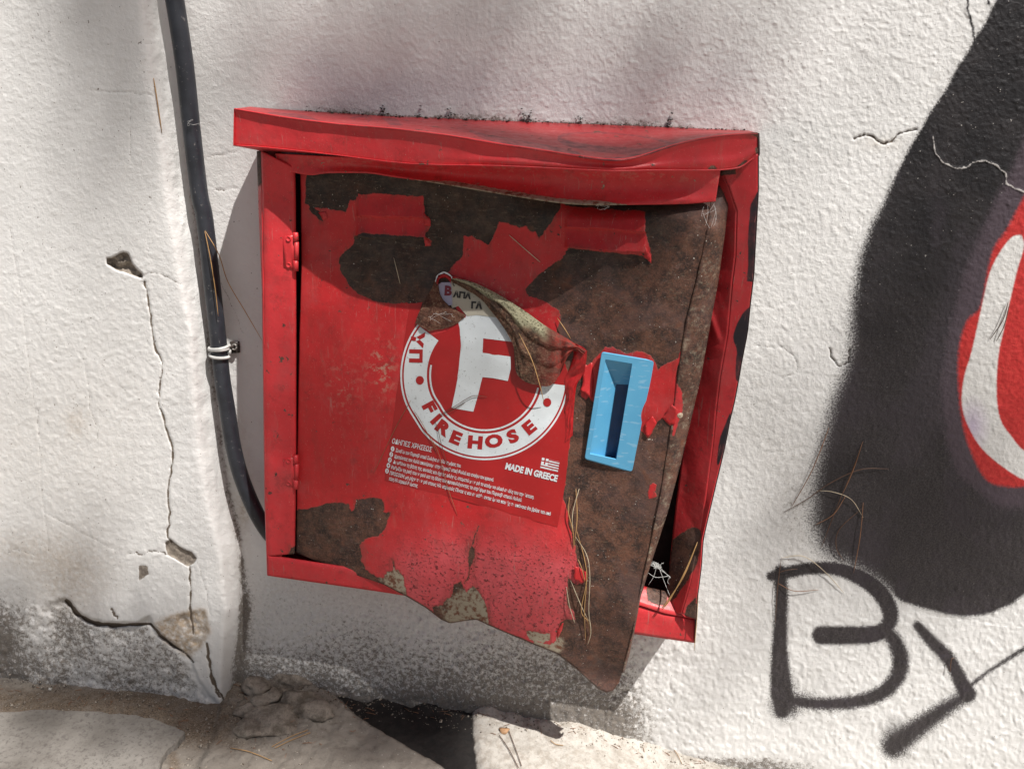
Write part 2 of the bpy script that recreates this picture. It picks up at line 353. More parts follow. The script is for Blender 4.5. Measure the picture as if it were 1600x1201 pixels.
def soft(s, w): return np.clip(s/w, -4, 4)
wl = ip(py, [(0, 4), (300, 7), (450, 15), (700, 24), (860, 27), (920, 14), (1000, 5)])
black = soft(sd_poly(px, py, GRAF, 60), np.where(px < 1400, wl, 4.0))
haze_ = soft(sd_poly(px, py, GRAF, 60)+16, 16)-.9                                                      # overspray halo
STROKES = [([(1219, 893, 12), (1221, 930, 12), (1220, 967, 12), (1218, 1010, 14), (1219, 1050, 17), (1222, 1085, 20), (1222, 1110, 14)], 3),
           (cr([(1205, 900, 9), (1222, 896, 11), (1262, 888, 11), (1305, 888, 12), (1345, 902, 14), (1375, 925, 15), (1391, 955, 14), (1386, 978, 13), (1366, 990, 15), (1330, 992, 16), (1283, 992, 16)]), 2.5),
           (cr([(1383, 982, 12), (1400, 1005, 14), (1407, 1032, 15), (1400, 1060, 14), (1374, 1084, 13), (1335, 1096, 12), (1290, 1099, 11), (1250, 1096, 11), (1228, 1092, 10)]), 4),
           (cr([(1434, 977, 9), (1455, 1001, 11), (1478, 1024, 12), (1492, 1045, 12), (1503, 1068, 14), (1512, 1084, 15)]), 3),
           ([(1512, 1073, 5), (1545, 1048, 4), (1600, 1013, 5), (1660, 975, 6)], 2.5),
           ([(1510, 1086, 12), (1480, 1104, 13), (1447, 1127, 16), (1415, 1150, 19), (1396, 1165, 20)], 7),
           (rg([(1509, -30), (1512, 0), (1513, 20), (1520, 42), (1522, 62), (1524, 85)], 3, 1.2, 9), 1.5), ([(1541, -30, 3), (1544, 0, 3), (1545, 6, 3)], 1.5)]
for st, sf in STROKES:
    st = [tuple(q) if len(q) == 3 else (q[0], q[1], 3.2) for q in st]
    black = np.maximum(black, soft(sd_line(px, py, st, 60)-1.5, sf*1.5))
    haze_ = np.maximum(haze_, soft(sd_line(px, py, st, 60)+7, 11)-.9)
for ln, w_ in (([(1220, 1030, 9), (1224, 1062, 17), (1228, 1098, 27)], 15), ([(1250, 1092, 14), (1300, 1103, 10)], 14), ([(1470, 1112, 9), (1430, 1140, 16), (1402, 1160, 26)], 15)): black = np.maximum(black, soft(sd_line(px, py, ln, 60)-3, w_)-.15)
for a, b, r in ((1222, 1098, 26), (1400, 1150, 30), (1330, 1098, 16)): haze_ = np.maximum(haze_, soft(r-np.hypot(px-a, (py-b)*.8), 14)-.4)
MAUVE = [(1760, 180), (1605, 206), (1583, 262), (1556, 311), (1530, 370), (1505, 430), (1483, 520), (1470, 600), (1478, 690), (1500, 745), (1560, 790), (1700, 800), (1760, 500), (1760, 180)]
REDP = cr([(1640, 240), (1600, 312), (1573, 362), (1556, 386), (1546, 420), (1534, 480), (1513, 502), (1501, 541), (1499, 591), (1505, 655), (1517, 700), (1540, 745), (1567, 757), (1605, 757), (1680, 740), (1760, 560), (1760, 240), (1640, 240)], 4)
WHITEP = cr([(1596, 367), (1582, 370), (1565, 390), (1547, 425), (1534, 479), (1518, 550), (1506, 591), (1503, 633), (1513, 666), (1534, 700), (1567, 729), (1605, 751), (1660, 760), (1660, 735), (1603, 706), (1580, 681), (1563, 655), (1557, 612), (1560, 555), (1567, 521), (1579, 466), (1590, 420), (1600, 385), (1596, 367)], 4)
mauve = soft(sd_poly(px, py, MAUVE), 12); redg = soft(sd_poly(px, py, REDP)+2, 5); whit = soft(sd_poly(px, py, WHITEP), 2.5)
lilac = np.clip(1-np.hypot(px-1520, (py-665)*.6)/30, 0, 1)
crack_and_shadow = np.full(px.shape, -9.)
for c in CRACKS: crack_and_shadow = np.maximum(crack_and_shadow, sd_line(px, py, c, 9)-(0 if c[0][2]+c[1][2]+c[2][2] > 2.6 else .45))
crack_and_shadow = np.maximum(crack_and_shadow, sd_line(px, py, GAP, 9))  # gap below lifted plaster; its shadow line is painted in crack colour
pale = np.full(px.shape, -9.)
for c in PALECR: pale = np.maximum(pale, sd_line(px, py, c, 9))
bare = np.full(px.shape, -9.)
for pl in (HOLE, SPALL, PATCH): bare = np.maximum(bare, sd_poly(px, py, pl, 9))
lo = sd_poly(px, py, LOWER, 60); a_, b_ = near_edge(py)
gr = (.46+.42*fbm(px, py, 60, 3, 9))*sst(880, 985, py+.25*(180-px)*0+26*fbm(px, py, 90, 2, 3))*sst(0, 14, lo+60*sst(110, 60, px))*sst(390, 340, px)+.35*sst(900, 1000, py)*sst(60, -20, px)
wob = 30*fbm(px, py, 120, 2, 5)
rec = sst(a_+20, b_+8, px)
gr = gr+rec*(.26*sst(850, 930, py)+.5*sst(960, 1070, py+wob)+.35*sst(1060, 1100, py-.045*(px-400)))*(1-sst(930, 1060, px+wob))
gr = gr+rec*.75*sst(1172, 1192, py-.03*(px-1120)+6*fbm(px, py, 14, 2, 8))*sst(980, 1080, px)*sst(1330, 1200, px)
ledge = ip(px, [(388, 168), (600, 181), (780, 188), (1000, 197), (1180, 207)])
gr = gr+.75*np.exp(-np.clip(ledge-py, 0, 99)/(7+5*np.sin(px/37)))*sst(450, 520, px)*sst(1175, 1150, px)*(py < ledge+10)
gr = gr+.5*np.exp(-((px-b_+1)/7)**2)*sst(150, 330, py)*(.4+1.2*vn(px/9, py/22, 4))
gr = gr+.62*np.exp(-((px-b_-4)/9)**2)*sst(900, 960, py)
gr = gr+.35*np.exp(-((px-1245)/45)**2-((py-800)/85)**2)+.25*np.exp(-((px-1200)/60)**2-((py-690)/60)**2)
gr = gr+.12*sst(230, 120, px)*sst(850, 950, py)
gr = np.clip(gr, 0, 1)
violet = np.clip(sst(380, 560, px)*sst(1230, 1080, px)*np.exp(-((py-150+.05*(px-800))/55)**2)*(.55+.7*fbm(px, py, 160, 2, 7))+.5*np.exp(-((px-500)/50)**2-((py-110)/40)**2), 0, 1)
tan = .55*np.exp(-((px-110)/60)**2-((py-900)/60)**2)+.3*np.exp(-((px-30)/60)**2-((py-860)/30)**2)+.35*np.exp(-((px-118)/16)**2-((py-660)/20)**2)+.35*np.exp(-((px-b_-8)/14)**2-((py-790)/60)**2)\
    +.5*np.exp(-((px-382)/8)**2-((py-795)/25)**2)+.35*np.exp(-((px-1375)/30)**2-((py-225)/10)**2)+.15*sst(300, 150, px)*np.exp(-((py-700)/150)**2)
brn = np.exp(-(np.clip(sd_poly(px, py, BROWN, 30), -30, 0)/5)**2)
m = Mat('stucco')
nb = m.noise(7, 5); nm = m.noise(130, 5, .65); nf = m.noise(420, 4, .65); nh = m.noise(1100, 3, .6)
c = m.mix(m.ss(nb, .3, .7), (.685, .678, .665), (.775, .768, .755))
c = m.mix(m.ma('MULTIPLY', m.ss(m.noise(45, 6, .7), .55, .75), .25), c, (.60, .555, .50))
c = m.mix(m.ma('MULTIPLY', m.at('tan'), m.ss(nm, .2, .65)), c, (.42, .33, .24))
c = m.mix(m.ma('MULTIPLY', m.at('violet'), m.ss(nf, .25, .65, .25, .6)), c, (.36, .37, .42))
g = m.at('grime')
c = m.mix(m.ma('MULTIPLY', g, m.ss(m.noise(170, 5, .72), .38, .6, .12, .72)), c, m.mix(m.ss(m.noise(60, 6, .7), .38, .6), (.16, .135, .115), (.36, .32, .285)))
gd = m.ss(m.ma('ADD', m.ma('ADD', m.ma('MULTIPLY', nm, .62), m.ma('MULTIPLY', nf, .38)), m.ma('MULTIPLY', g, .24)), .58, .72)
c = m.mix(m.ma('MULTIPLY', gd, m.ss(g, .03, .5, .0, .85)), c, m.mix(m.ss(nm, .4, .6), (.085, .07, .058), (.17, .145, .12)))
c = m.mix(m.ma('MULTIPLY', m.ss(m.noise(260, 2, .4), .735, .75), .8), c, (.16, .13, .11))                 # stray dark specks
c = m.mix(m.ma('MULTIPLY', m.ss(m.ma('ADD', m.at('bare'), m.ma('MULTIPLY', m.ma('SUBTRACT', nf, .5), 3)), -.6, .8), .95), c, m.mix(m.ss(nm, .35, .65), (.15, .12, .095), (.31, .265, .215)))
c = m.mix(m.ss(m.ma('ADD', m.at('crack_and_shadow'), m.ma('MULTIPLY', m.ma('SUBTRACT', nf, .5), 2.5)), -.9, .5), c, (.13, .10, .075))
def spray(name, amp=1.6):
    return m.ss(m.ma('ADD', m.at(name), m.ma('MULTIPLY', m.ma('SUBTRACT', nf, .5), amp)), -.75, .75)
c = m.mix(m.ma('MULTIPLY', m.ss(m.ma('ADD', m.at('halo'), m.ma('MULTIPLY', m.ma('SUBTRACT', nh, .5), 3.6)), -.7, 1.5), .62), c, (.07, .062, .066))
blk = m.mix(m.ss(m.noise(16, 5), .35, .65), (.008, .007, .009), (.020, .017, .019))
blk = m.mix(m.ma('MULTIPLY', m.ss(nh, .6, .72), .45), blk, (.13, .115, .115))
blk = m.mix(m.ma('MULTIPLY', m.ss(m.noise(300, 2, .5), .72, .735), .9), blk, (.5, .47, .44))
blk = m.mix(m.ma('MULTIPLY', m.at('lowblk'), m.ss(m.noise(11, 6, .65), .3, .62, .55, 1)), blk, m.mix(m.ss(nf, .4, .62), (.026, .022, .025), (.056, .048, .050)))
blk = m.mix(m.ma('MULTIPLY', m.ss(m.noise(5, 4, .6, m.stretch((1.6, 1, .8))), .5, .6), .5), blk, (.045, .036, .045))
c = m.mix(m.ma('MULTIPLY', spray('black', 3.6), m.ss(nh, .78, .66, .6, 1)), c, blk)
c = m.mix(m.ma('MULTIPLY', spray('mauve', 2.2), .75), c, (.085, .062, .078))
c = m.mix(spray('redg', 1.9), c, m.mix(m.ss(nm, .35, .7), (.46, .022, .022), (.56, .04, .035)))
c = m.mix(spray('whit', 1.2), c, m.mix(m.at('lilac'), (.70, .69, .67), (.52, .44, .56)))
c = m.mix(m.ss(m.ma('ADD', m.at('pale'), m.ma('MULTIPLY', m.ma('SUBTRACT', nf, .5), 3)), -.8, .6), c, (.52, .49, .47))
nor = m.bump(m.noise(300, 4, .62), .0010, None, .85)
nor = m.bump(m.noise(560, 4, .65), .00040, nor, 1.0)
m.fin(c, m.ma('SUBTRACT', .88, m.ma('MULTIPLY', spray('black'), .36)), nor, 0, .4)
WALLM = m.m
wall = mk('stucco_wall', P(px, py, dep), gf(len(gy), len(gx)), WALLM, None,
          dict(lowblk=sst(330, 620, py), black=black, halo=haze_, mauve=mauve, redg=redg, whit=whit, lilac=lilac, crack_and_shadow=crack_and_shadow, pale=pale, bare=bare, grime=gr, violet=violet, tan=np.clip(tan+1.1*brn, 0, 1)), base=(0, 0, 0))
tag(wall, 'rough white stucco wall with black graffiti, cracks and a raised pier on its left', 'wall')
def wd(x, y):
    x = np.asarray(x, float); y = np.asarray(y, float); sh = x.shape
    x = np.atleast_1d(x).ravel(); y = np.atleast_1d(y).ravel()
    return (wdepth(x, y)+wrelief(x, y)).reshape(sh)
# ------------------------------------------------------------------ ground
def gz0(x): return np.interp(x, [-30, -1.2, -.6, -.17, 0, .24, .6, 2, 30], [.06, .092, .080, .088, .076, .030, .012, 0, -.1])
APRON = cr([(345, 1098), (375, 1060), (420, 1046), (470, 1056), (520, 1090), (580, 1133), (640, 1168), (700, 1203), (720, 1240), (330, 1240), (335, 1150), (345, 1098)], 4)
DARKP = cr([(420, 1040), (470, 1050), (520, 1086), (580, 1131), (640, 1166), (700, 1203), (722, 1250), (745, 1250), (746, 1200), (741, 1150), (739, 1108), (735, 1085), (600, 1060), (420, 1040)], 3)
def gcore(x, y):
    q = np.stack([x, y, gz0(x)], -1); u, v = proj(q)
    z = gz0(x)+.0022*fbm(x*1000, y*1000, 55, 4, 2)+.0016*fbm(x*1000, y*1000, 9, 3, 5)
    z = z+sst(-6, 10, sd_poly(u, v, APRON, 30))*(.010+.006*fbm(x*1000, y*1000, 30, 3, 6)+(.011*np.abs(fbm(x*1000, y*1000, 26, 3, 7))+.007*fbm(x*1000, y*1000, 8, 3, 3))*sst(560, 500, u)*sst(1165, 1135, v))
    s = sst(-10, 4, sd_poly(u, v, DARKP, 30)); z = z-.006*s+s*.003*fbm(x*1000, y*1000, 18, 3, 8)
    z = z+.012*np.exp(-np.abs(y+.0)/.02)*sst(.30, .0, x)*(.6+fbm(x*1000, y*1000, 35, 2, 9))
    return z, u, v
ax_ = axis(-30, -1.25, .55, 30, .0032, 1.25); ay_ = axis(-30, -.42, .04, .3, .0032, 1.25)
Xg, Yg = np.meshgrid(ax_, ay_[::-1]); xg = Xg.ravel(); yg = Yg.ravel()
zg, ug, vg = gcore(xg, yg); far = (np.abs(xg) > 1.3) | (yg < -.5); zg = np.where(far, gz0(xg)-.002, zg)
DIRT = [(-80, 1085), (0, 1065), (120, 1075), (250, 1100), (345, 1105), (420, 1150), (300, 1155), (262, 1182), (250, 1250), (520, 1250), (470, 1190), (400, 1175), (330, 1170)]
dirt = np.zeros(ug.shape); fr = ~far & (vg > 900)
dirt[fr] = sst(1060, 1090, vg[fr])*sst(1150, 1115, vg[fr]-.14*ug[fr]+8)*sst(430, 330, ug[fr])
dirt = np.maximum(dirt, sst(14, 2, np.hypot(np.clip(ug-300, -6, 60)*0+np.abs((ug-275)-(1201-vg)*-.28), 0))*(vg > 1150)*(ug < 420)*.9*fr)
mossy = np.exp(-np.abs(yg)/.012)*sst(.2, .3, xg)*sst(.55, .35, xg)
mg = Mat('old_concrete'); n1 = mg.noise(6, 6); n2 = mg.noise(70, 6, .7); n3 = mg.noise(420, 4, .6)
c = mg.mix(mg.ss(n1, .3, .7), (.20, .175, .15), (.30, .27, .235)); c = mg.mix(mg.ma('MULTIPLY', mg.ss(n2, .48, .7), .6), c, (.14, .12, .10))
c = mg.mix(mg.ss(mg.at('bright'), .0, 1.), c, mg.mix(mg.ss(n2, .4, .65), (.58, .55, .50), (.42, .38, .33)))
c = mg.mix(mg.ma('MULTIPLY', mg.at('dirt'), mg.ss(n2, .3, .6, .55, 1)), c, mg.mix(mg.ss(n3, .4, .6), (.10, .075, .055), (.22, .17, .125)))
c = mg.mix(mg.ma('MULTIPLY', mg.ss(n3, .58, .68), .35), c, (.12, .105, .09)); c = mg.mix(mg.ma('MULTIPLY', mg.ss(mg.noise(240, 2), .72, .74), .8), c, (.62, .6, .56))
dark_patch = mg.mix(mg.ss(n2, .4, .65), (.006, .005, .006), (.018, .015, .015))
c = mg.mix(mg.ma('MULTIPLY', mg.ss(mg.ma('ADD', mg.at('dark_patch'), mg.ma('MULTIPLY', mg.ma('SUBTRACT', n2, .5), 3)), -1, 1), .96), c, dark_patch)
c = mg.mix(mg.ma('MULTIPLY', mg.at('moss'), mg.ss(n3, .35, .55)), c, (.035, .03, .018))
nor = mg.bump(n2, .004, None, .8); nor = mg.bump(n3, .0012, nor, .9); nor = mg.bump(mg.noise(1000, 3, .7), .0005, nor, .9); GROUNDM = mg.fin(c, .9, nor, 0, .3)
dark_patch = np.clip(sd_poly(ug, vg, DARKP, 30)/2.5, -4, 4)  # ground is darker inside this outline
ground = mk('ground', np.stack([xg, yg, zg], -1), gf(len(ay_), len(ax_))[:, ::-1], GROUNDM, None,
            dict(dirt=dirt, dark_patch=dark_patch, moss=mossy, bright=sst(-.24, -.14, xg)*sst(-.3, -.2, yg)), base=(0, 0, 0))
ground.data.flip_normals() if ground.data.polygons[0].normal.z < 0 else None
tag(ground, kind='structure')
def G(px_, py_, up=0.0):
    px_ = np.asarray(px_, float); py_ = np.asarray(py_, float); d = ray(px_, py_); z = .06
    for _ in range(12):
        t = (z-CAM[2])/d[..., 2]; p = CAM+d*t[..., None]; z = gcore(np.atleast_1d(p[..., 0]), np.atleast_1d(p[..., 1]))[0].reshape(px_.shape)+up
    return p
# broken slab, lower left
slabp = rg([(-260, 1150), (-120, 1128), (0, 1122), (70, 1118), (130, 1120), (190, 1124), (240, 1131), (290, 1152), (278, 1168), (262, 1180), (252, 1201), (243, 1240), (225, 1330), (-260, 1330), (-260, 1150)], 4, 2, 12)[:-1]
g3 = G(np.array([p[0] for p in slabp]), np.array([p[1] for p in slabp])); n = len(g3); top = g3.copy(); top[:, 2] = gz0(top[:, 0])+.011; bot = g3.copy(); bot[:, 2] -= .02
inn = top+(top.mean(0)-top)*.012; inn[:, 2] += .0025
SLABM = Mat('slab'); q1 = SLABM.noise(9, 6, .6); q2 = SLABM.noise(150, 7, .8)
SLABM = SLABM.fin(SLABM.mix(SLABM.ma('MULTIPLY', SLABM.ss(q2, .5, .62), .75), SLABM.mix(SLABM.ss(q1, .3, .7), (.175, .158, .14), (.315, .295, .268)), (.12, .105, .095)), .85, SLABM.bump(q2, .0022, SLABM.bump(SLABM.noise(40, 6, .7), .006, None, .6), .9), 0, .4)
mk('paving_slab', np.concatenate([inn, top, bot]), [tuple(range(n))]+[(i, n+i, n+(i+1) % n, (i+1) % n) for i in range(n)]+[(n+i, 2*n+i, 2*n+(i+1) % n, n+(i+1) % n) for i in range(n)], SLABM, ground, smooth=False)
# lumps of broken mortar in the corner
def lump(x, y, rx, ry, rz, seed, lab, mat, name='mortar_lump', sink=.35, amp=.35):
    o = G(np.array(x), np.array(y)); U = 40; W = 22; R = np.random.RandomState(seed); V = []
    th = np.linspace(0, 2*math.pi, U, endpoint=False); ph = np.linspace(.02, math.pi-.02, W)
    T, Q = np.meshgrid(th, ph); d = np.stack([np.cos(T)*np.sin(Q), np.sin(T)*np.sin(Q), np.cos(Q)], -1)
    f = 1.0+0*T
    for k in range(9):
        a = R.randn(3); a /= np.linalg.norm(a); f = np.minimum(f, R.uniform(.55, .9)/np.maximum(d@a, .05)*1.0)
    q = d*f[..., None]*np.array([rx, ry, rz]); s_ = 900
    q += d*(fbm(q[..., 0]*s_+seed*31, q[..., 1]*s_+q[..., 2]*s_*1.3, 11, 4, seed)*amp*.85*min(rx, rz))[..., None]
    q[..., 2] += rz*(1-2*sink); ii = np.arange(U*W).reshape(W, U); F_ = [(ii[i, j], ii[i+1, j], ii[i+1, (j+1) % U], ii[i, (j+1) % U]) for i in range(W-1) for j in range(U)]
    F_ += [tuple(ii[0]), tuple(ii[-1][::-1])]
    return tag(mk(name, o+q.reshape(-1, 3), F_, mat, None, base=o), lab, 'rubble' if name != 'pebble' else 'pebble')
mm = Mat('mortar'); q1 = mm.noise(40, 6, .7); q2 = mm.noise(380, 5, .7)
q3 = mm.noise(900, 3, .7)
MORT = mm.fin(mm.mix(mm.ma('MULTIPLY', mm.ss(q2, .5, .7), .6), mm.mix(mm.ss(q1, .35, .65), (.15, .125, .10), (.34, .295, .25)), (.06, .048, .038)), .92, mm.bump(q3, .0006, mm.bump(q2, .002, mm.bump(q1, .006, None, .8), .9), .9), 0, .3)
lump(418, 1098, .034, .026, .019, 11, 'dark jagged mortar lump in the middle of the broken heap', MORT)
lump(470, 1098, .036, .024, .018, 12, 'jagged mortar lump at the top of the slope toward the black patch', MORT)
lump(400, 1140, .040, .022, .013, 13, 'flat mortar flake at the front left of the heap', MORT)
lump(405, 1078, .030, .022, .022, 1, 'rough grey mortar lump in the corner beside the pier foot', MORT)
lump(452, 1072, .040, .024, .020, 2, 'pale mortar lump under the wall, right of the corner and above the others', MORT)
lump(385, 1112, .030, .020, .012, 3, 'low smooth oval mortar lump at the tip of the pier', MORT)
lump(430, 1128, .055, .034, .017, 4, 'wide cracked mortar lump in front of the corner', MORT)
lump(492, 1112, .042, .032, .014, 5, 'mortar lump on the slope beside the black patch', MORT)
WHT = plain('white_stone', (.62, .60, .56), .7)
lump(65, 1119, .0055, .0035, .003, 6, 'small white pebble lying at the back edge of the grey slab', WHT, 'pebble', .2, .1)
lump(79, 1077, .0035, .003, .003, 8, 'tiny pale pebble on the dirt at the foot of the pier', WHT, 'pebble', .2, .1)
# ------------------------------------------------------------------ fire hose cabinet
P0 = P
def P(x, y, d=0.0): return P0(x, y, np.asarray(d, float)+.008)          # the whole cabinet stands 8 mm further off the wall
RED = red_mat('red_enamel'); REDF = red_mat('red_enamel_front', chip=.68)
REDL = red_mat('red_enamel_lid', dull=.05, chip=.64, red=(.30, .018, .022)); REDD = red_mat('red_enamel_door', chip=.68, red=(.48, .019, .022))  # hood-top red is darkened, tree shade put into its colour
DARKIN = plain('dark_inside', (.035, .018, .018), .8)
cab = empty('fire_hose_cabinet', P(750, 560, .0), 'dented red steel fire hose cabinet with peeling paint, fixed to the white wall', 'fire hose cabinet')
ONES = lambda x, y: np.full(np.shape(x), 20.)
ZER = lambda x, y: np.zeros(np.shape(x))
def chips(pts, base=20.):
    """paint attribute: `base` everywhere, negative inside the chip polygons"""
    def f(x, y):
        r = np.full(np.shape(x), base); sh = r.shape; X_ = np.ravel(x); Y_ = np.ravel(y); q = r.ravel()
        for p in pts: q = np.minimum(q, -sd_poly(X_, Y_, p, 20))
        return q.reshape(sh)
    return f
def spots(pts, far=12):
    def f(x, y):
        sh = np.shape(x); X_ = np.ravel(np.asarray(x, float)); Y_ = np.ravel(np.asarray(y, float)); q = np.full(X_.shape, -float(far))
        for p in pts: q = np.maximum(q, sd_poly(X_, Y_, p, far) if len(p[0]) == 2 else sd_line(X_, Y_, p, far))
        return q.reshape(sh)
    return f
NOINK = lambda x, y: np.full(np.shape(x), -20.)
def attrs(paint=ONES, tone=ZER, ink=NOINK, blister_glare=ZER, scuff=ZER): return dict(paint=paint, tone=tone, ink=ink, blister_glare=blister_glare, scuff=scuff)
# --- door -----------------------------------------------------------------
DL = [(469, 262), (470, 300), (471, 420), (468, 520), (466, 620), (464, 740), (463, 862)]
DT = [(469, 262), (620, 268), (800, 290), (1000, 300), (1112, 296)]
DR = [(1112, 296), (1104, 360), (1090, 430), (1072, 500), (1058, 590), (1046, 680), (1032, 770), (1016, 850), (1000, 925), (989, 985), (980, 1018), (975, 1036), (972, 1050)]
DB = [(463, 862), (500, 878), (560, 899), (600, 912), (636, 930), (665, 947), (690, 966), (704, 972), (728, 968), (745, 966), (780, 982), (830, 1003), (870, 1019), (900, 1042), (922, 1062), (938, 1076), (948, 1081), (958, 1078), (967, 1066), (972, 1050)]
def par(c, t):
    c = np.array(c, float); L = np.r_[0, np.cumsum(np.hypot(*np.diff(c[:, :2], axis=0).T))]; L /= L[-1]
    return np.stack([np.interp(t, L, c[:, i]) for i in range(c.shape[1])], -1)
def ddepth(x, y):
    x = np.asarray(x, float); y = np.asarray(y, float)
    u = (x-465)/600
    b = .080+.026*u+.012*sst(.75, 1.05, u)
    b = b-.026*np.exp(-((x-760)/230)**2-((y-385)/120)**2)                         # pushed in under the hood
    b = b+.014*sst(620, 940, y)*sst(.0, .4, u)-.014*sst(930, 1075, y)*sst(.45, .85, u)
    b = b+.006*np.exp(-((x-840)/90)**2-((y-880)/70)**2)
    cx_ = 1090-(y-340)*.55
    b = b+.009*np.exp(-np.abs(x-cx_)/45)*sst(320, 380, y)*sst(600, 470, y)        # crease running down from the top right corner
    b = b-.034*sst(345, 288, y)*sst(700, 1000, x)
    b = b-.012*np.exp(-((x-950)/55)**2-((y-1058)/22)**2)*1.0                      # crumpled corner
    b = b-.014*sst(14, 0, 1e3)*0
    b = b+.0028*np.sin((x*.6+y)/62.)*sst(470, 560, x)*sst(520, 640, y)+.0035*fbm(x, y, 130, 2, 4)
    b = b+.0012*fbm(x, y, 38, 2, 6)
    for x0, x1, y0, sl in ((558, 667, 305, .03), (884, 1010, 322, .065)):           # pressed louvres
        yy = y-(y0+sl*(x-x0)); k = sst(x0-3, x0+3, x)*sst(x1+3, x1-3, x)
        for a, h in ((0, 33), (35, 31)):
            t = (yy-a)/h; b = b+k*.0075*np.where((t > 0) & (t < 1), t**1.3, 0)
    return b
PB = rg([(540, 262), (480, 270), (476, 318), (482, 320), (486, 331), (497, 342), (505, 345), (500, 333), (491, 324), (510, 325), (540, 331), (544, 318), (548, 312), (556, 314), (560, 303), (593, 302), (637, 306), (662, 306),
         (663, 333), (671, 341), (673, 352), (664, 368), (674, 376), (673, 384), (664, 385), (663, 371), (615, 368), (568, 364), (554, 368), (552, 382), (538, 394), (530, 405), (532, 423), (543, 442), (560, 459), (582, 469),
         (618, 475), (632, 473), (645, 474), (668, 500), (690, 512), (716, 500), (706, 450), (700, 426), (706, 417), (722, 401), (724, 368), (739, 370), (763, 383), (780, 346), (796, 350), (812, 356), (821, 352), (828, 361), (838, 362), (842, 374), (854, 357), (871, 332),
         (879, 316), (884, 321), (940, 326), (1008, 330), (1008, 360), (1014, 382), (1018, 398), (1017, 412), (1005, 400), (945, 394), (890, 387), (883, 393), (880, 403), (862, 415), (840, 431), (821, 451), (826, 463),
         (850, 470), (872, 484), (876, 494), (870, 520), (872, 545), (890, 590), (894, 640), (895, 664), (888, 706), (884, 749), (880, 777), (887, 800), (889, 817), (896, 845), (899, 862), (904, 884), (916, 893), (918, 906), (908, 912), (898, 912), (888, 901),
         (885, 933), (887, 948), (897, 956), (899, 968), (884, 967), (877, 971), (871, 985), (870, 1000), (860, 1007), (833, 1000), (860, 1110), (1200, 1110), (1200, 240), (540, 240), (540, 262)], 4, 1.3, 21)
PBL = rg([(455, 798), (480, 795), (510, 786), (532, 785), (544, 787), (549, 800), (554, 795), (557, 780), (575, 778), (595, 779), (600, 786), (599, 800), (610, 800), (602, 825), (592, 837), (570, 842), (562, 852), (564, 862), (565, 877),
          (572, 890), (587, 900), (600, 902), (605, 892), (622, 890), (630, 900), (635, 925), (640, 960), (455, 960), (455, 798)], 4, 1.2, 22)
PBM = rg([(676, 948), (692, 945), (697, 936), (705, 932), (710, 912), (716, 912), (720, 907), (724, 918), (730, 926), (735, 918), (740, 915), (750, 927), (757, 940), (762, 955), (764, 985), (680, 985), (676, 948)], 4, 1.0, 23)
PBS = [rg([(733, 860), (737, 853), (741, 856), (742, 868), (738, 880), (734, 886), (731, 872), (733, 860)], 3, .6, 24), rg([(822, 985), (835, 986), (850, 990), (860, 988), (860, 999), (850, 1003), (826, 998), (822, 985)], 3, .8, 25)]
PRH = [rg([(924, 566), (936, 553), (945, 542), (958, 543), (970, 547), (979, 553), (990, 549), (1007, 550), (1018, 557), (1024, 566), (1028, 578), (1043, 567), (1060, 559), (1064, 546), (1064, 560), (1058, 578), (1058, 597), (1063, 614), (1065, 631),
             (1059, 644), (1053, 665), (1047, 665), (1034, 653), (1026, 661), (1013, 684), (1007, 678), (960, 640), (926, 628), (922, 617), (915, 625), (908, 618), (906, 608), (910, 597), (911, 584), (911, 567), (918, 570), (924, 566)], 3, 1.0, 26),
       rg([(1015, 758), (1020, 754), (1026, 757), (1023, 768), (1027, 776), (1014, 779), (1012, 769), (1015, 758)], 3, .5, 27)]
def dpaint(x, y):
    sh = np.shape(x); x = np.ravel(x); y = np.ravel(y)
    p = np.full(x.shape, 40.)
    for q in (PB, PBL, PBM, *PBS): p = np.minimum(p, -sd_poly(x, y, q, 40))
    for q in PRH: p = np.maximum(p, sd_poly(x, y, q, 40))
    # hairline splits in the paint
    for l in (rg([(737, 853), (742, 835), (748, 822)], 3, 1, 5), rg([(734, 886), (733, 900), (726, 910)], 3, 1, 6), rg([(616, 893), (614, 875)], 2, .8, 7)):
        p = np.minimum(p, -sd_line(x, y, [(a, b, .9) for a, b in l], 10))
    return p.reshape(sh)
def dtone(x, y):
    t = sst(520, 400, y+.25*np.clip(x-820, 0, 400))*.95*sst(1120, 1000, x)  # bare metal is darker towards the top of the door
    t = np.maximum(t, .45*sst(600, 470, x)*sst(700, 760, y)*sst(880, 840, y))
    for a, b, r in ((735, 955, 40), (620, 908, 22), (840, 994, 24), (866, 1006, 14)): t = t-1.5*np.exp(-(((x-a)/r)**2+((y-b)/(r*.9))**2))
    return t
def dblist_glare(x, y): return np.clip(.55*sst(800, 900, y)*sst(560, 660, x)+1.2*np.exp(-((x-800)/110)**2-((y-925)/55)**2)+.7*np.exp(-((x-700)/70)**2-((y-900)/50)**2), 0, 1)  # blistered paint and painted-in glare share this mask
def dscuff(x, y): return np.clip(np.exp(-((x-597)/20)**2-((y-575)/40)**2)+.6*np.exp(-((x-800)/55)**2-((y-445-.45*(x-760))/12)**2)+.5*np.exp(-((x-535)/25)**2-((y-600)/40)**2), 0, 1)
ug_, vg_ = np.meshgrid(np.linspace(0, 1, 330), np.linspace(0, 1, 400))
Lp = par(DL, vg_); Rp = par(DR, vg_); Tp = par(DT, ug_); Bp = par(DB, ug_); U1 = ug_[..., None]; V1 = vg_[..., None]
c00, c10, c01, c11 = [np.array(q, float) for q in (DT[0], DT[-1], DB[0], DB[-1])]
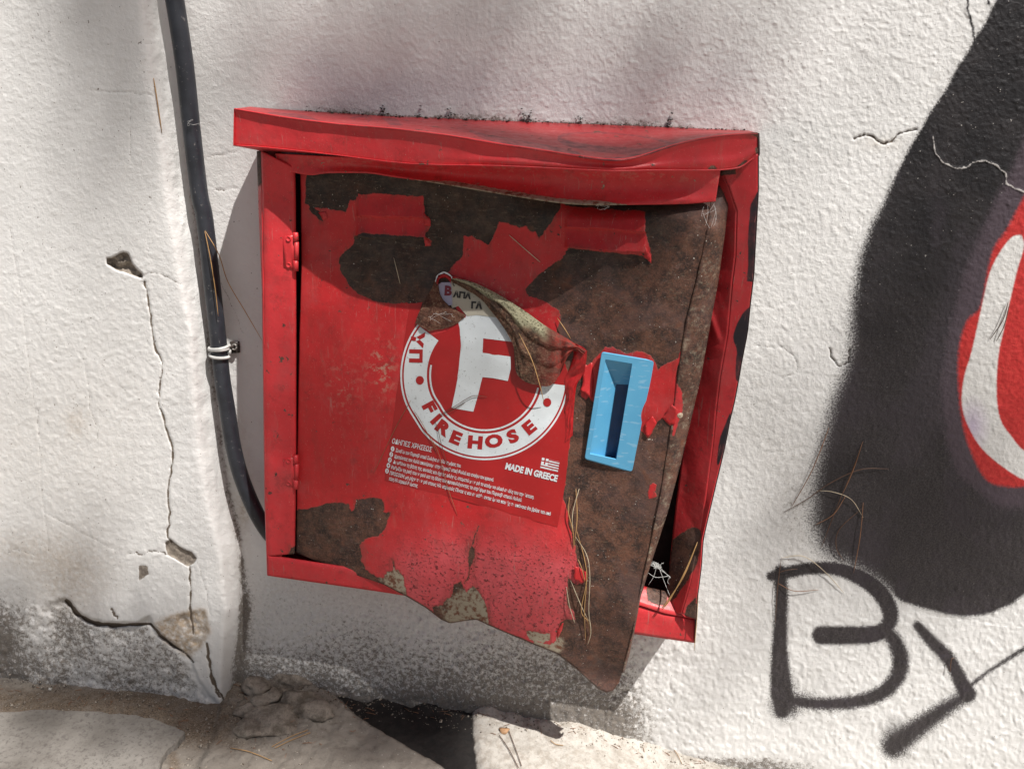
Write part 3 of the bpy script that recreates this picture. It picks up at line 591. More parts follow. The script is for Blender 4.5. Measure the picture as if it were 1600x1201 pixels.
g = (1-U1)*Lp+U1*Rp+(1-V1)*Tp+V1*Bp-((1-U1)*(1-V1)*c00+U1*(1-V1)*c10+(1-U1)*V1*c01+U1*V1*c11)
gx_, gy_ = g[..., 0], g[..., 1]
CUT = [(944, 559), (990, 566), (966, 721), (919, 711)]
df = gf(*gx_.shape); ctr = sd_poly(gx_.ravel()[df].mean(1), gy_.ravel()[df].mean(1), CUT, 10); df = df[ctr < 0]
door = mk('door', P(gx_, gy_, ddepth(gx_, gy_)+.0003*sst(-1, 1, dpaint(gx_, gy_))), df, REDD, cab,
          {k: f(gx_, gy_) for k, f in attrs(dpaint, dtone, NOINK, dblist_glare, dscuff).items()})
solid(door, .0012); door['label'] = 'bent door with peeled paint, rusty on the right'
# turned-back flange on the right edge of the door
FL = [(x, y, float(ddepth(x, y))) for x, y in DR]
FR = [(1141, 284), (1132, 360), (1121, 440), (1110, 500), (1094, 590), (1080, 650), (1062, 725), (1042, 800), (1019, 870), (1000, 930), (990, 985), (982, 1022), (975, 1050)]
FR = [(x, y, float(ddepth(x, y))-.012) for x, y in FR]
tn = lambda x, y: np.full(np.shape(x), -.30)+.3*sst(420, 330, y)  # paler tone paints the sheen of the bent edge onto the flange
def flp(x, y):
    return np.maximum(np.full(np.shape(x), -20.), spots([rg([(1056, 596), (1066, 612), (1066, 640), (1050, 690), (1052, 640)], 3, .8, 3)[:-1], rg([(983, 955), (988, 950), (985, 1000), (980, 1003)], 2, .5, 4)])(x, y))
ruled('door_flange', FL, FR, RED, door, 12, 200, None, lambda g, s, t: np.concatenate([g[..., :2], g[..., 2:]+(.004*np.sin(np.pi*s)+.0008*fbm(g[..., 0], g[..., 1], 22, 2, 3))[..., None]], -1), attrs(flp, tn))
def back_edge(name, pts, drop, t=.012):
    A = [(x, y, float(ddepth(x, y))) for x, y in pts]; B = [(x-1, y+drop, float(ddepth(x, y))-t) for x, y in pts]
    return ruled(name, A, B, RED, door, 5, 160, None, None, attrs(lambda x, y: np.full(np.shape(x), -20.), lambda x, y: np.full(np.shape(x), -.2)))
back_edge('door_bottom_lip', DB[:-1], 1.5, .010)
# --- hood -----------------------------------------------------------------
HB = [(391, 167, .050), (440, 171, -.004), (600, 181), (780, 188), (1000, 196), (1170, 204), (1184, 208)]
H1 = cr([(366, 170), (384, 173), (450, 184), (532, 194), (615, 201), (697, 211), (780, 225), (835, 233), (904, 244), (961, 250), (1000, 244), (1055, 226), (1110, 214), (1160, 209), (1184, 208)], 3)
H2 = cr([(365, 228), (414, 231), (532, 244), (642, 257), (780, 260), (890, 265), (956, 268), (1027, 267), (1110, 267), (1143, 265), (1160, 261), (1172, 252), (1185, 244)], 3)
H3 = cr([(434, 262), (460, 270), (488, 274), (510, 271), (574, 271), (615, 277), (697, 288), (780, 302), (862, 315), (905, 319), (945, 320), (1000, 320), (1069, 319), (1118, 315)], 3)
hdep = lambda x: ip(x, [(366, .118), (430, .126), (500, .142), (600, .158), (700, .168), (800, .172), (960, .168), (1080, .136), (1185, .108)])
A = [(q[0], q[1], q[2] if len(q) == 3 else -.011) for q in HB]; B = [(q[0], q[1], float(hdep(q[0]))) for q in H1]
ring_ink = [(961+88*math.cos(a), 222-.0+13*math.sin(a)+.10*88*math.cos(a)*.7, 3.2+2.2*math.sin(a)) for a in np.linspace(0.2, 6.1, 40)]
inks_shadow = spots([cr([(735, 205, 2), (760, 214, 4), (800, 222, 5), (860, 232, 4), (905, 240, 2)]), ring_ink, cr([(975, 240, 2), (1020, 236, 4), (1060, 222, 2)]), cr([(420, 176, 1), (470, 182, 3), (500, 190, 1)]),  # marker marks, plus a long stroke that paints in a crease shadow
              cr([(548, 185, 1), (562, 182, 1.2), (580, 183, 1), (575, 190, 1.5)]), rg([(595, 184), (620, 186), (630, 196), (610, 196), (595, 184)], 2, .5), cr([(905, 246, 1.5), (960, 248, 2.5), (1000, 242, 1.5)])])
def lidprof(g, s, t):
    x, y, d = g[..., 0], g[..., 1], g[..., 2]; k = s*(1-s)*4
    d = d-.004*k*np.exp(-((x-960)/130)**2); return np.stack([x, y, d+.0012*fbm(x, y, 50, 2, 3)*k-.0030*np.abs(fbm(x, y*3, 90, 2, 12))*k], -1)
hood = ruled('hood', A, B, REDL, cab, 26, 220, None, lidprof, attrs(ONES, ZER, lambda x, y: np.minimum(inks_shadow(x, y), .12), ZER, ZER)); hood['label'] = 'overhanging red hood, buckled in the middle'
def fnt(g, s, t):
    x, y, d = g[..., 0], g[..., 1], g[..., 2]; r = .003*(1-np.exp(-s*12))
    d = d-r+.006*0+.0022*np.exp(-((s-.75)/.14)**2)*sst(650, 800, x)-.0035*np.exp(-((x-960)/70)**2-((s-.35)/.3)**2)
    d = d+.0008*fbm(x, y*2, 70, 2, 5)-.0012*np.abs(fbm(x, y*.6, 75, 2, 13))*sst(560, 700, x); return np.stack([x, y, d], -1)
A = [(q[0], q[1], float(hdep(q[0]))) for q in H1]; B = [(q[0], q[1], float(hdep(q[0]))-.004) for q in H2]
lipchip = chips([rg([(1106, 262), (1115, 258), (1123, 266), (1118, 271), (1108, 271)], 2, 1)[:-1]+[(1107, 266)], rg([(1150, 262), (1164, 250), (1172, 254), (1168, 264), (1152, 268)], 2, 1.2), rg([(1172, 209), (1188, 206), (1188, 224), (1181, 214)], 2, 1), rg([(1180, 232), (1188, 228), (1188, 248), (1182, 244)], 2, 1)])
ruled('hood_front', A, B, REDF, cab, 16, 260, None, fnt, attrs(lipchip, lambda x, y: np.full(np.shape(x), -.3)))
# hood end plates
def plate(name, pts, mat=RED, parent=cab, th=.0012, at=None):
    q = np.array(pts, float); o = mk(name, P(q[:, 0], q[:, 1], q[:, 2]), [tuple(range(len(q)))], mat, parent, {k: f(q[:, 0], q[:, 1]) for k, f in (at or attrs()).items()}, smooth=False)
    return solid(o, th, 0)
plate('hood_end', [(366, 170, .117), (391, 167, .05), (437, 171, -.01), (437, 222, -.01), (365, 228, .113)])
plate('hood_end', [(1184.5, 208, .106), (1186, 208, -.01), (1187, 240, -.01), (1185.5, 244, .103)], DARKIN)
# underside of the hood, back to the top rail
A = [(q[0], q[1], float(hdep(q[0]))-.0045) for q in H2]; B = [(x, y, .088) for x, y in [(408, 236), (600, 246), (780, 258), (960, 262), (1143, 262), (1178, 246)]]
ruled('hood_underside', A, B, RED, cab, 4, 120, None, None, attrs())
# top rail hanging below the hood, its lower edge curled
A = [(430, 240, .094), (532, 246, .098), (642, 254, .106), (780, 259, .116), (890, 262, .124), (956, 265, .130), (1027, 265, .124), (1110, 264, .118), (1126, 264, .116)]
B = [(q[0], q[1], float(ip(q[0], [(430, .092), (560, .094), (700, .106), (860, .120), (960, .120), (1118, .114)]))) for q in H3]
def rail(g, s, t):
    x, y, d = g[..., 0], g[..., 1], g[..., 2]
    d = d-.010*np.sin(np.pi*np.clip(s*1.12, 0, 1))*sst(430, 620, x)*sst(1118, 1060, x)+.007*sst(.86, 1, s)*sst(600, 760, x)*sst(1060, 900, x)
    return np.stack([x, y, d+.0006*fbm(x, y, 20, 2, 3)], -1)
def railpaint(x, y):
    yb = ip(x, [(q[0], q[1]) for q in H3]); k = sst(640, 720, x)*sst(985, 930, x)
    return np.where(k > .02, (yb-y)-6.5*k, 20.)
ruled('top_rail', A, B, RED, cab, 24, 260, None, rail, attrs(railpaint, lambda x, y: np.full(np.shape(x), -.9), NOINK, ZER, lambda x, y: .3*np.exp(-((y-ip(x, [(430, 245), (1120, 280)]))/9)**2)))
# --- left stile -----------------------------------------------------------
A = [(409, 236, .086), (411, 300, .088), (412, 450, .090), (413, 620, .090), (415, 780, .090), (418, 868, .090)]
B = [(460, 262, .088), (461, 300, .088), (462, 500, .088), (462, 700, .088), (461, 800, .088), (460, 864, .088)]
def stl(g, s, t):
    x, y, d = g[..., 0], g[..., 1], g[..., 2]; e = .004*np.exp(-s*14)+.004*np.exp(-(1-s)*18)
    return np.stack([x, y, d-e+.0011*fbm(x, y, 45, 2, 7)+.0012*np.exp(-((x-440)/10)**2-((y-431)/9)**2)-.0015*np.exp(-((x-437)/16)**2-((y-706)/14)**2)+.014*sst(345, 240, y+1.0*(x-412))], -1)
ruled('left_stile', A, B, RED, cab, 18, 200, None, stl, attrs(chips([rg([(455, 855), (466, 850), (466, 872), (450, 870)], 2, 1), rg([(408, 362), (412, 362), (412, 386), (408, 386)], 2, .5)]), lambda x, y: np.full(np.shape(x), .2)))
# --- bottom rail ----------------------------------------------------------
A = [(418, 866, .092), (620, 897, .091), (800, 918, .088), (1000, 945, .090), (1040, 958, .092), (1087, 966, .092)]
B = [(418, 899, .090), (600, 925, .090), (800, 957, .088), (990, 990, .090), (1085, 1004, .090)]
ruled('bottom_rail', A, B, RED, cab, 10, 200, None, lambda g, s, t: np.stack([g[..., 0], g[..., 1], g[..., 2]-.004*np.exp(-s*9)+.001*fbm(g[..., 0], g[..., 1], 60, 2, 8)], -1), attrs())
A = [(640, 868, .070), (800, 880, .070), (960, 908, .070), (1000, 914, .070), (1048, 925, .070), (1064, 945, .074)]
B = [(620, 897, .091), (800, 918, .088), (1000, 945, .090), (1040, 958, .092), (1087, 966, .092)]
ruled('bottom_rail_ledge', A, B, RED, cab, 6, 60, None, None, attrs(chips([rg([(1010, 915), (1040, 915), (1044, 930), (1040, 945), (1032, 946), (1012, 938)], 3, 1.2, 7)]), lambda x, y: np.full(np.shape(x), .1)))
# --- right stile ----------------------------------------------------------
CRS = [(1127, 268), (1138, 290), (1152, 330), (1150, 400), (1145, 440), (1138, 520), (1126, 589), (1121, 631), (1115, 695), (1104, 780), (1092, 850), (1080, 910), (1068, 950), (1066, 958)]
OUT = [(1184, 240), (1184, 300), (1180, 370), (1177, 430), (1172, 470), (1167, 520), (1158, 565), (1153, 595), (1147, 627), (1140, 655), (1132, 697), (1117, 760), (1106, 807), (1098, 842), (1095, 886), (1089, 933), (1087, 966)]
INN = [(1110, 262), (1110, 330), (1104, 400), (1098, 470), (1090, 529), (1083, 589), (1075, 652), (1068, 700), (1057, 783), (1050, 850), (1045, 905), (1042, 930), (1040, 956)]
ic = lambda x, y: x
OI = rg([(1173, 319), (1183, 300), (1188, 288), (1188, 441), (1176, 441), (1167, 440), (1169, 380), (1172, 332), (1173, 319)], 2, 1)
OI2 = cr([(1172, 478), (1160, 490), (1150, 510), (1146, 528), (1151, 546), (1150, 565), (1150, 592), (1160, 590), (1175, 530), (1172, 478)], 3)
OI3 = cr([(1143, 640), (1132, 665), (1124, 690), (1121, 725), (1128, 715), (1140, 670), (1143, 640)], 3)
def stlR(g, s, t):
    x, y, d = g[..., 0], g[..., 1], g[..., 2]
    d = d+.0010*fbm(x, y, 60, 2, 9)+.003*np.abs(fbm(x*1.5, y, 80, 2, 12))+.0035*np.exp(-((x-(1112+(y-500)*.35))/5)**2)*sst(470, 490, y)*sst(540, 525, y)+.002*np.exp(-((x-1122)/12)**2-((y-545)/8)**2)
    return np.stack([x, y, d], -1)
CHR = [rg([(1070, 830), (1078, 825), (1086, 823), (1096, 828), (1096, 850), (1090, 880), (1076, 905), (1058, 932), (1045, 943), (1036, 946), (1038, 920), (1048, 880), (1051, 843), (1070, 830)], 3, 1.3, 9),
       rg([(1088, 932), (1074, 945), (1070, 962), (1090, 966)], 3, 1, 10), rg([(1122, 266), (1150, 262), (1150, 272), (1128, 274)], 2, 1, 11)]
ps = attrs(chips(CHR), lambda x, y: np.full(np.shape(x), .1), spots([OI, OI2, OI3]))
A = [(x, y, .070) for x, y in INN]; B = [(x, y, .097) for x, y in CRS]
ruled('right_stile', A, B, RED, cab, 16, 220, None, stlR, ps)
A = [(x, y, .097) for x, y in CRS]; B = [(x+.0, y, .103) for x, y in OUT]
ruled('right_stile_edge', A, B, RED, cab, 16, 220, None, stlR, ps)
# --- body: sides, back, floor --------------------------------------------
A = [(409, 236, .085), (411, 450, .089), (415, 780, .089), (418, 899, .089)]; B = [(401, 236, .070), (404, 330, .074), (409, 450, .082), (413, 780, .084), (417, 897, .080)]
ruled('left_side', A, B, RED, cab, 4, 60, None, None, attrs(lambda x, y: 3*np.sin(y/23.)+2+(y-330)/20, lambda x, y: np.full(np.shape(x), .6)))
def side(name, F_, B_): return ruled(name, F_, B_, DARKIN, cab, 5, 60)
q = P(np.array([401, 404, 409, 413, 417.]), np.array([236, 330, 450, 780, 897.]), np.array([.070, .074, .082, .084, .080])); q2 = q.copy(); q2[:, 1] = .006; u2, v2 = proj(q2)
ruled('left_side', [(401, 236, .070), (404, 330, .074), (409, 450, .082), (413, 780, .084), (417, 897, .080)], [(a, b, -.014) for a, b in zip(u2, v2)], RED, cab, 4, 60, None, None, attrs())
q = P(np.array([x for x, y in OUT]+[1085.]), np.array([y for x, y in OUT]+[1004.]), .103); q2 = q.copy(); q2[:, 1] = .006; u2, v2 = proj(q2)
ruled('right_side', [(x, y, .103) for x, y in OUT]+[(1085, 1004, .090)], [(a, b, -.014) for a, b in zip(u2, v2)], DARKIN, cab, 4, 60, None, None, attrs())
BT = [(418, 899), (600, 925), (800, 957), (990, 990), (1085, 1004)]
q = P(np.array([x for x, y in BT]), np.array([y for x, y in BT]), .088); q2 = q.copy(); q2[:, 1] = .006; u2, v2 = proj(q2)
ruled('floor_plate', [(x, y, .088) for x, y in BT], [(a, b, -.014) for a, b in zip(u2, v2)], RED, cab, 4, 60, None, None, attrs())
bq = [P(440, 250, .012), P(440, 880, .012), P(1070, 975, .012), P(1160, 240, .012)]
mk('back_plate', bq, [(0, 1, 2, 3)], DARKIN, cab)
# --- hinges ---------------------------------------------------------------
def hinge(x, y, h, lab):
    k = h/60.; z = .0885
    hp = sheet('hinge', [(x-17, y+7*k), (x+1, y+4*k), (x+1, y+57*k), (x-16, y+56*k)], lambda a, b: np.full(np.shape(a), z+.0018), RED, cab, 6, attrs()); solid(hp, .0018); hp['label'] = lab
    for j, (a, b) in enumerate(((0, 14), (15, 43), (44, 60))):
        xo = x+3.0+(1.2 if j == 1 else 0)
        v, f = tube([P(xo, y+(a)*k, z+.001), P(xo+.1, y+(a+b)/2*k, z+.001), P(xo+.2, y+b*k, z+.001)], .0030 if j == 1 else .0035, 12)
        o = mk('knuckle', v, f, RED, hp, {kk: np.full(len(v), vv) for kk, vv in (('paint', 20.), ('tone', 0.), ('ink', -20.), ('blister_glare', 0.), ('scuff', 0.))})
    for b in (10, 51):
        c0 = P(x-8, y+b*k, z+.0022); V = [c0+np.array([.0030*math.cos(a), -.0012, .0030*math.sin(a)]) for a in np.linspace(0, 2*math.pi, 12, endpoint=False)]+[c0+np.array([.0040*math.cos(a), .001, .0040*math.sin(a)]) for a in np.linspace(0, 2*math.pi, 12, endpoint=False)]+[c0+np.array([0, .0005, 0])]
        mk('screw', V, [(i, (i+1) % 12, 12+(i+1) % 12, 12+i) for i in range(12)]+[(i, 24, (i+1) % 12) for i in range(12)], RED, hp, {kk: np.full(25, vv) for kk, vv in (('paint', 20.), ('tone', 0.), ('ink', -1.2), ('blister_glare', 0.), ('scuff', 0.))}, smooth=False)
hinge(459, 363, 60, 'upper hinge'); hinge(459, 711, 52, 'lower hinge')
# --- blue recessed pull ---------------------------------------------------
BLUE = Mat('blue_plastic'); nn = BLUE.noise(20, 4); sc_ = BLUE.noise(90, 3, .5, BLUE.stretch((.5, 1, 2.5)))
BLUE = BLUE.fin(BLUE.mix(BLUE.ma('MULTIPLY', BLUE.ss(sc_, .60, .64), .25), BLUE.mix(BLUE.ss(nn, .3, .7), (.09, .335, .55), (.11, .375, .59)), (.45, .62, .72)), .38, BLUE.bump(BLUE.noise(600), .00005), 0, .45)
hd = float(ddepth(968, 645)); hfun = lambda x, y: hd+.004+.00002*(x-968)
def quadp(c, dz): return [(x, y, hd+dz) for x, y in c]
OQ = [(940, 549), (1023, 563), (988, 738), (913, 717)]; OI_ = [(946, 561), (988, 568), (963, 718), (921.5, 709)]; FQ = [(963, 600), (986.5, 601), (961.5, 716), (946.5, 713)]
def inset(c, k):
    m_ = np.mean(np.array(c), 0); return [tuple(np.array(p)+(m_-np.array(p))*k) for p in c]
rings = [quadp(OQ, -.002), quadp(OQ, .0035), quadp(inset(OQ, .018), .005), quadp(OI_, .0048), quadp(inset(OI_, .02), .003), quadp(FQ, -.014)]
def dense(r, n=10):
    o = []
    for i in range(4):
        a, b = np.array(r[i]), np.array(r[(i+1) % 4])
        for k in range(n): o.append(a+(b-a)*k/n)
    return o
def roundq(r, rad):
    o = []
    for i in range(4):
        p0, p, p1 = np.array(r[i-1]), np.array(r[i]), np.array(r[(i+1) % 4]); a = p+(p0-p)/np.linalg.norm((p0-p)[:2])*rad; b = p+(p1-p)/np.linalg.norm((p1-p)[:2])*rad
        for t in np.linspace(0, 1, 6): o.append((1-t)**2*a+2*t*(1-t)*p+t*t*b)
    return o
RR = [roundq(r, rd) for r, rd in zip(rings, (5, 5, 4, .8, .8, .8))]; N_ = len(RR[0])
V = np.array(RR).reshape(-1, 3); V = P(V[:, 0], V[:, 1], V[:, 2])
fs = [(k*N_+i, k*N_+(i+1) % N_, (k+1)*N_+(i+1) % N_, (k+1)*N_+i) for k in range(5) for i in range(N_)]
han = mk('door_pull', V, [f[::-1] for f in fs], BLUE, cab, smooth=False); han['label'] = 'light blue plastic recessed door pull'
fl_ = V[5*N_:]-np.array([0, .0, 0]); mk('recess_floor', fl_, [tuple(range(N_))], plain('shaded_blue_plastic', (.015, .05, .12), .5, .15), han, smooth=False)  # shade inside the recess is put into this darker blue floor
V2 = np.array([roundq(quadp(OQ, -.003), 5), roundq(quadp(inset(OQ, -.0), -.0045), 5)])
P = P0
_dd = ddepth
def ddepth(x, y): return _dd(x, y)+.008
# ------------------------------------------------------------------ sticker
def dl(k): return lambda x, y: ddepth(x, y)+k
def stick_mat(name, col, dirt=.3, rough=.38):
    q = Mat(name); n1 = q.noise(30, 4); n2 = q.noise(240, 4, .65)
    cc = q.mix(q.ss(n1, .3, .7), tuple(x*.9 for x in col), col)
    cc = q.mix(q.ma('MULTIPLY', q.ss(n2, .60, .68), dirt), cc, (.14, .13, .12))
    return q.fin(cc, rough, q.bump(q.noise(30, 3), .0012, None, .4), 0, .5)
SRED = stick_mat('sticker_red', (.40, .012, .014), .12); SWHT = stick_mat('sticker_white', (.70, .755, .78), .5)
SPAP = stick_mat('old_paper', (.46, .43, .35), .5, .8); SINK = stick_mat('print_ink', (.03, .028, .028), 0, .7); SPUR = stick_mat('print_maroon', (.17, .015, .03), 0, .6); SLIL = stick_mat('print_lilac', (.36, .35, .47), .2, .6)
STK = rg([(641, 474), (632, 530), (622, 600), (611, 680), (601, 750), (640, 760), (700, 775), (800, 803), (871, 823), (884, 750), (888, 706), (895, 664), (893, 620), (884, 570), (860, 520), (800, 480), (740, 440), (722, 447), (722, 490), (697, 517), (671, 525), (650, 512), (655, 490), (660, 472), (641, 474)], 2, .5, 51)[:-1]
stk = sheet('sticker', STK, dl(.0008), SRED, cab, 4); stk['label'] = 'torn red and white fire hose sticker'
CXR, CYR = 757.5, 586.5
def arc(name, r0, r1, a0, a1, mat, k=.0011, n=200, rows=3):
    a = np.radians(np.linspace(a0, a1, n))[None]; r = np.linspace(r0, r1, rows)[:, None]
    x = CXR+r*np.cos(a)+3.0*np.exp(-((a-np.radians(148))/.16)**2)*np.ones_like(r)*.8; y = CYR+r*np.sin(a)*1.0
    return mk(name, P(x, y, ddepth(x, y)+k), gf(rows, n), mat, stk)
# angles run clockwise on the picture from the right: 90 = bottom, 180 = left
A0, A1 = 13, 219
arc('ring_line', 129.3, 132.0, A0-9, A1, SWHT); arc('ring_band', 90.5, 126.6, A0-6, A1-2, SWHT, rows=8); arc('ring_line', 84.0, 86.8, A0, A1-28, SWHT)
FT = [(716, 500), (722, 494), (727, 497), (729, 489), (745, 484), (775, 486), (790, 508), (801, 534), (755, 528.5), (754, 551), (798, 557), (798, 576), (793.5, 595), (770, 590.5), (754, 589), (752, 596), (747, 617), (739.5, 643), (722, 640), (705.5, 637), (711, 612), (715, 591), (716, 500)]
sheet('big_letter', FT[:-1], dl(.0012), SWHT, stk, 5)
for x, y in ((656, 594), (855, 628.5)):
    sheet('ring_dot', [(x+6.3*math.cos(a), y+6.8*math.sin(a)) for a in np.linspace(0, 2*math.pi, 24, endpoint=False)], dl(.0015), SRED, stk, 5)
def text(s, cap, ox, oy, ang, bold=.02, center=True, width=None, lift=.0014, dfn=ddepth, ext=1.0):
    c = bpy.data.curves.new('t', 'FONT'); c.body = s; c.resolution_u = 3; c.offset = bold
    o = bpy.data.objects.new('t', c); C.objects.link(o); bpy.context.view_layer.update()
    me = bpy.data.meshes.new_from_object(o.evaluated_get(bpy.context.evaluated_depsgraph_get()))
    v = np.array([p.co[:2] for p in me.vertices]) if len(me.vertices) else np.zeros((0, 2)); f = [tuple(p.vertices) for p in me.polygons]
    bpy.data.objects.remove(o); bpy.data.curves.remove(c); bpy.data.meshes.remove(me)
    if not len(v): return [], []
    k = cap/.70; v = v*k
    if width: v[:, 0] = (v[:, 0]-v[:, 0].min())*width/np.ptp(v[:, 0])
    else: v[:, 0] *= ext
    if center: v[:, 0] -= (v[:, 0].max()+v[:, 0].min())/2; v[:, 1] -= cap/2
    a = math.radians(ang); x = ox+v[:, 0]*math.cos(a)+v[:, 1]*math.sin(a); y = oy+v[:, 0]*math.sin(a)-v[:, 1]*math.cos(a)
    return P(x, y, dfn(x, y)+lift).tolist(), f
for ch, x, y, a in (('F', 671.5, 636.5, 62), ('I', 681.5, 654.5, 48), ('R', 693.5, 668.5, 37), ('E', 712.5, 683.5, 22), ('H', 742.5, 690.5, 5), ('O', 771.5, 688.5, -9), ('S', 801, 681, -25), ('E', 827, 667, -39)):
    v, f = text(ch, 18, x, y, a, .06, ext=1.28); o = mk('letter', v, f, SRED, stk, smooth=False)
for ch, x, y, a in (('Π', 649.5, 556, 91), ('Υ', 652, 530, 98)):
    v, f = text(ch, 17.5, x, y, a, .06, ext=1.2); mk('letter', v, f, SRED, stk, smooth=False)
L = []
def tl(s, x0, y0, x1, y1, cap, bold=.02):
    w_ = math.hypot(x1-x0, y1-y0); L.append(text(s, cap, x0, y0, math.degrees(math.atan2(y1-y0, x1-x0)), bold, False, w_))
tl('ΟΔΗΓΙΕΣ ΧΡΗΣΕΩΣ', 612, 692, 674, 706, 7.5, .012)
LN = [('Συνδέω τον Πυροσβεστικό Σωλήνα σε όλο το μήκος του.', 618, 705.5, 720, 730), ('Κρατώντας τον Αυλό αποσύρουμε στην Πυροσβεστική Φωλιά και ανοίγω τον κρουνό.', 616, 715, 771, 752),
      ('Διευθύνω τη βάση της φωτιάς και όχι τις φλόγες, σταματώ με νερό το καιόμενο υλικό σε όλη του την έκταση.', 614, 723.5, 834, 779),
      ('Ρυθμίζω τη ροή του νερού και τη δόση του προφυλάγοντας το στρέψιμο του Πυροσβεστικού Αυλού.', 611, 732, 815, 783.5), ('ΠΡΟΣΟΧΗ: μη ρίχνετε νερό στους Ηλεκτρικούς Πίνακες και σε κάθε αντικείμενο που έχετε υπόνοια ότι βρίσκεται υπό', 608.5, 741, 860, 805),
      ('τάση Ηλεκτρικού Ρεύματος', 607, 749.5, 652, 761)]
for i, (s_, a, b, c_, d_) in enumerate(LN): tl(s_, a, b, c_, d_, 5.2, .022)
tl('MADE IN GREECE', 789, 732, 870, 752, 9.6, .045)
mk('instructions', *join(L), SWHT, stk, smooth=False)
for i in range(5):
    x, y = 613.5-i*2.2, 701+i*8.6
    sheet('number_dot', [(x+2.8*math.cos(a), y+4*math.sin(a)) for a in np.linspace(0, 2*math.pi, 14, endpoint=False)], dl(.0012), SWHT, stk, 5)
    v, f = text(str(i+1), 4.4, x, y, 13, .01); mk('number', v, f, SRED, stk, smooth=False)
# striped flag
fx, fy, ex, ey, hx, hy = 847, 714.5, 27.5, 6.5, -3.2, 17.5        # origin, along, down
fl = []
def fq(a0, a1, b0, b1):
    q = [(fx+ex*a+hx*b, fy+ey*a+hy*b) for a, b in ((a0, b0), (a0, b1), (a1, b1), (a1, b0))]; x = np.array([p[0] for p in q]); y = np.array([p[1] for p in q])
    return [tuple(p) for p in P(x, y, ddepth(x, y)+.0012)], [(0, 1, 2, 3)]
for i in range(9):
    if i % 2 == 1: fl.append(fq(.0 if i > 4 else .40, 1, i/9., (i+1)/9.))
    elif i == 0 or i == 8: fl.append(fq(.4 if i == 0 else 0, 1, i/9.+.02, i/9.+.03))
for q in ((0, .15, 0, .22), (.23, .38, 0, .22), (0, .15, .33, .55), (.23, .38, .33, .55)): fl.append(fq(*q))
fl = [x for x in fl]; mk('flag_emblem', *join(fl), SWHT, stk, smooth=False)
# old paper label showing above the big letter
PAP = [(700, 443), (706, 438), (722, 446), (748, 462), (775, 484), (784, 497), (745, 492), (730, 494), (716, 478), (706, 482), (703, 465)]
pap = sheet('old_label', PAP, dl(.0017), SPAP, cab, 5); pap['label'] = 'scrap of older beige paper label'
sheet('lilac_print', [(683, 446), (690, 441), (705, 441), (707, 476), (699, 478), (692, 470), (686, 458)], dl(.0021), SLIL, pap, 5)
for s_, cap, x, y, a, mt, bd in (('B', 14, 700.5, 454, 4, SPUR, .05), ('ΑΓΙΑ', 8.5, 722, 461, 7, SINK, .06), ('ΓΑ', 9.5, 745, 477, 3, SINK, .06), ('ς', 6, 710, 443, 30, SINK, .03)):
    v, f = text(s_, cap, x, y, a, bd, lift=.0026); mk('printing', v, f, mt, pap, smooth=False)
# the peeled flap, its glue side out
FB = Mat('glue_back'); n1 = FB.noise(130, 8, .8); n2 = FB.noise(380, 5, .7); s1 = FB.at('strip')
br = FB.mix(FB.ss(n1, .32, .66), (.022, .014, .011), (.19, .092, .058)); br = FB.mix(FB.ma('MULTIPLY', FB.ss(n2, .5, .64), .7), br, (.28, .20, .13)); br = FB.mix(FB.ma('MULTIPLY', FB.ss(FB.noise(45, 5, .7), .5, .6), .7), br, (.03, .02, .015)); br = FB.mix(FB.at('redness'), br, FB.mix(FB.ss(n1, .4, .6), (.30, .035, .025), (.15, .05, .04)))
bg_ = FB.mix(FB.ss(n2, .50, .60), (.43, .41, .27), (.12, .11, .065))
FB = FB.fin(FB.mix(s1, br, bg_), .8, FB.bump(n2, .0009, FB.bump(n1, .003, None, .6), .9), 0, .3)
def flap(name, U, L_, prof, label=None, rows=14, nx=110, strip=ZER, red=ZER, mat=FB, par_=None):
    a = par([tuple(q) for q in cr(U, 5)], np.linspace(0, 1, nx)); b = par([tuple(q) for q in cr(L_, 5)], np.linspace(0, 1, nx)); s = np.linspace(0, 1, rows)[:, None, None]
    g = a[None]*(1-s)+b[None]*s; x, y = g[..., 0], g[..., 1]; sg = np.broadcast_to(s[..., 0], x.shape); tg = np.broadcast_to(np.linspace(0, 1, nx)[None], x.shape)
    x = x+1.2*fbm(tg*160, sg*60, 14, 2, 2)*sst(.6, 1, sg); y = y+1.6*fbm(tg*160, sg*60, 12, 2, 4)*sst(.6, 1, sg)
    d = ddepth(x, y)+prof(sg, tg)+.0022*np.abs(fbm(tg*300, sg*90, 34, 3, 5))
    o = mk(name, P(x, y, d), gf(rows, nx), mat, par_ or stk, dict(strip=strip(sg, tg), redness=red(sg, tg)), smooth=False); solid(o, .0003)
    if label: o['label'] = label
    return o
flap('peeled_flap', [(704, 431), (722, 436), (742, 442), (768, 454), (794, 469), (822, 487), (851, 508), (880, 525), (899, 537), (916, 548)],
     [(706, 441), (728, 453), (752, 468), (779, 501), (793, 522), (802, 541), (806, 578), (817, 594), (836, 600), (858, 603), (872, 590), (881, 572), (886, 560), (897, 548), (909, 556)],
     lambda s, t: .0025+.0090*np.interp(s, [0, .12, .30, .36, .62, .68, 1], [.45, .9, 1, .70, .85, .62, .35])*sst(0, .12, t)*(1-.25*sst(.8, 1, t))+.0022*np.abs((s*3+t*7) % 1-.5)+.002*np.sin(t*52)*sst(.68, .85, t), 'folded down flap of the sticker, brown side out', 26, 150,
     lambda s, t: sst(.52, .38, s+.07*np.sin(t*23)+.35*t)*sst(.74, .66, t)+0*s, lambda s, t: sst(.62, .85, t))
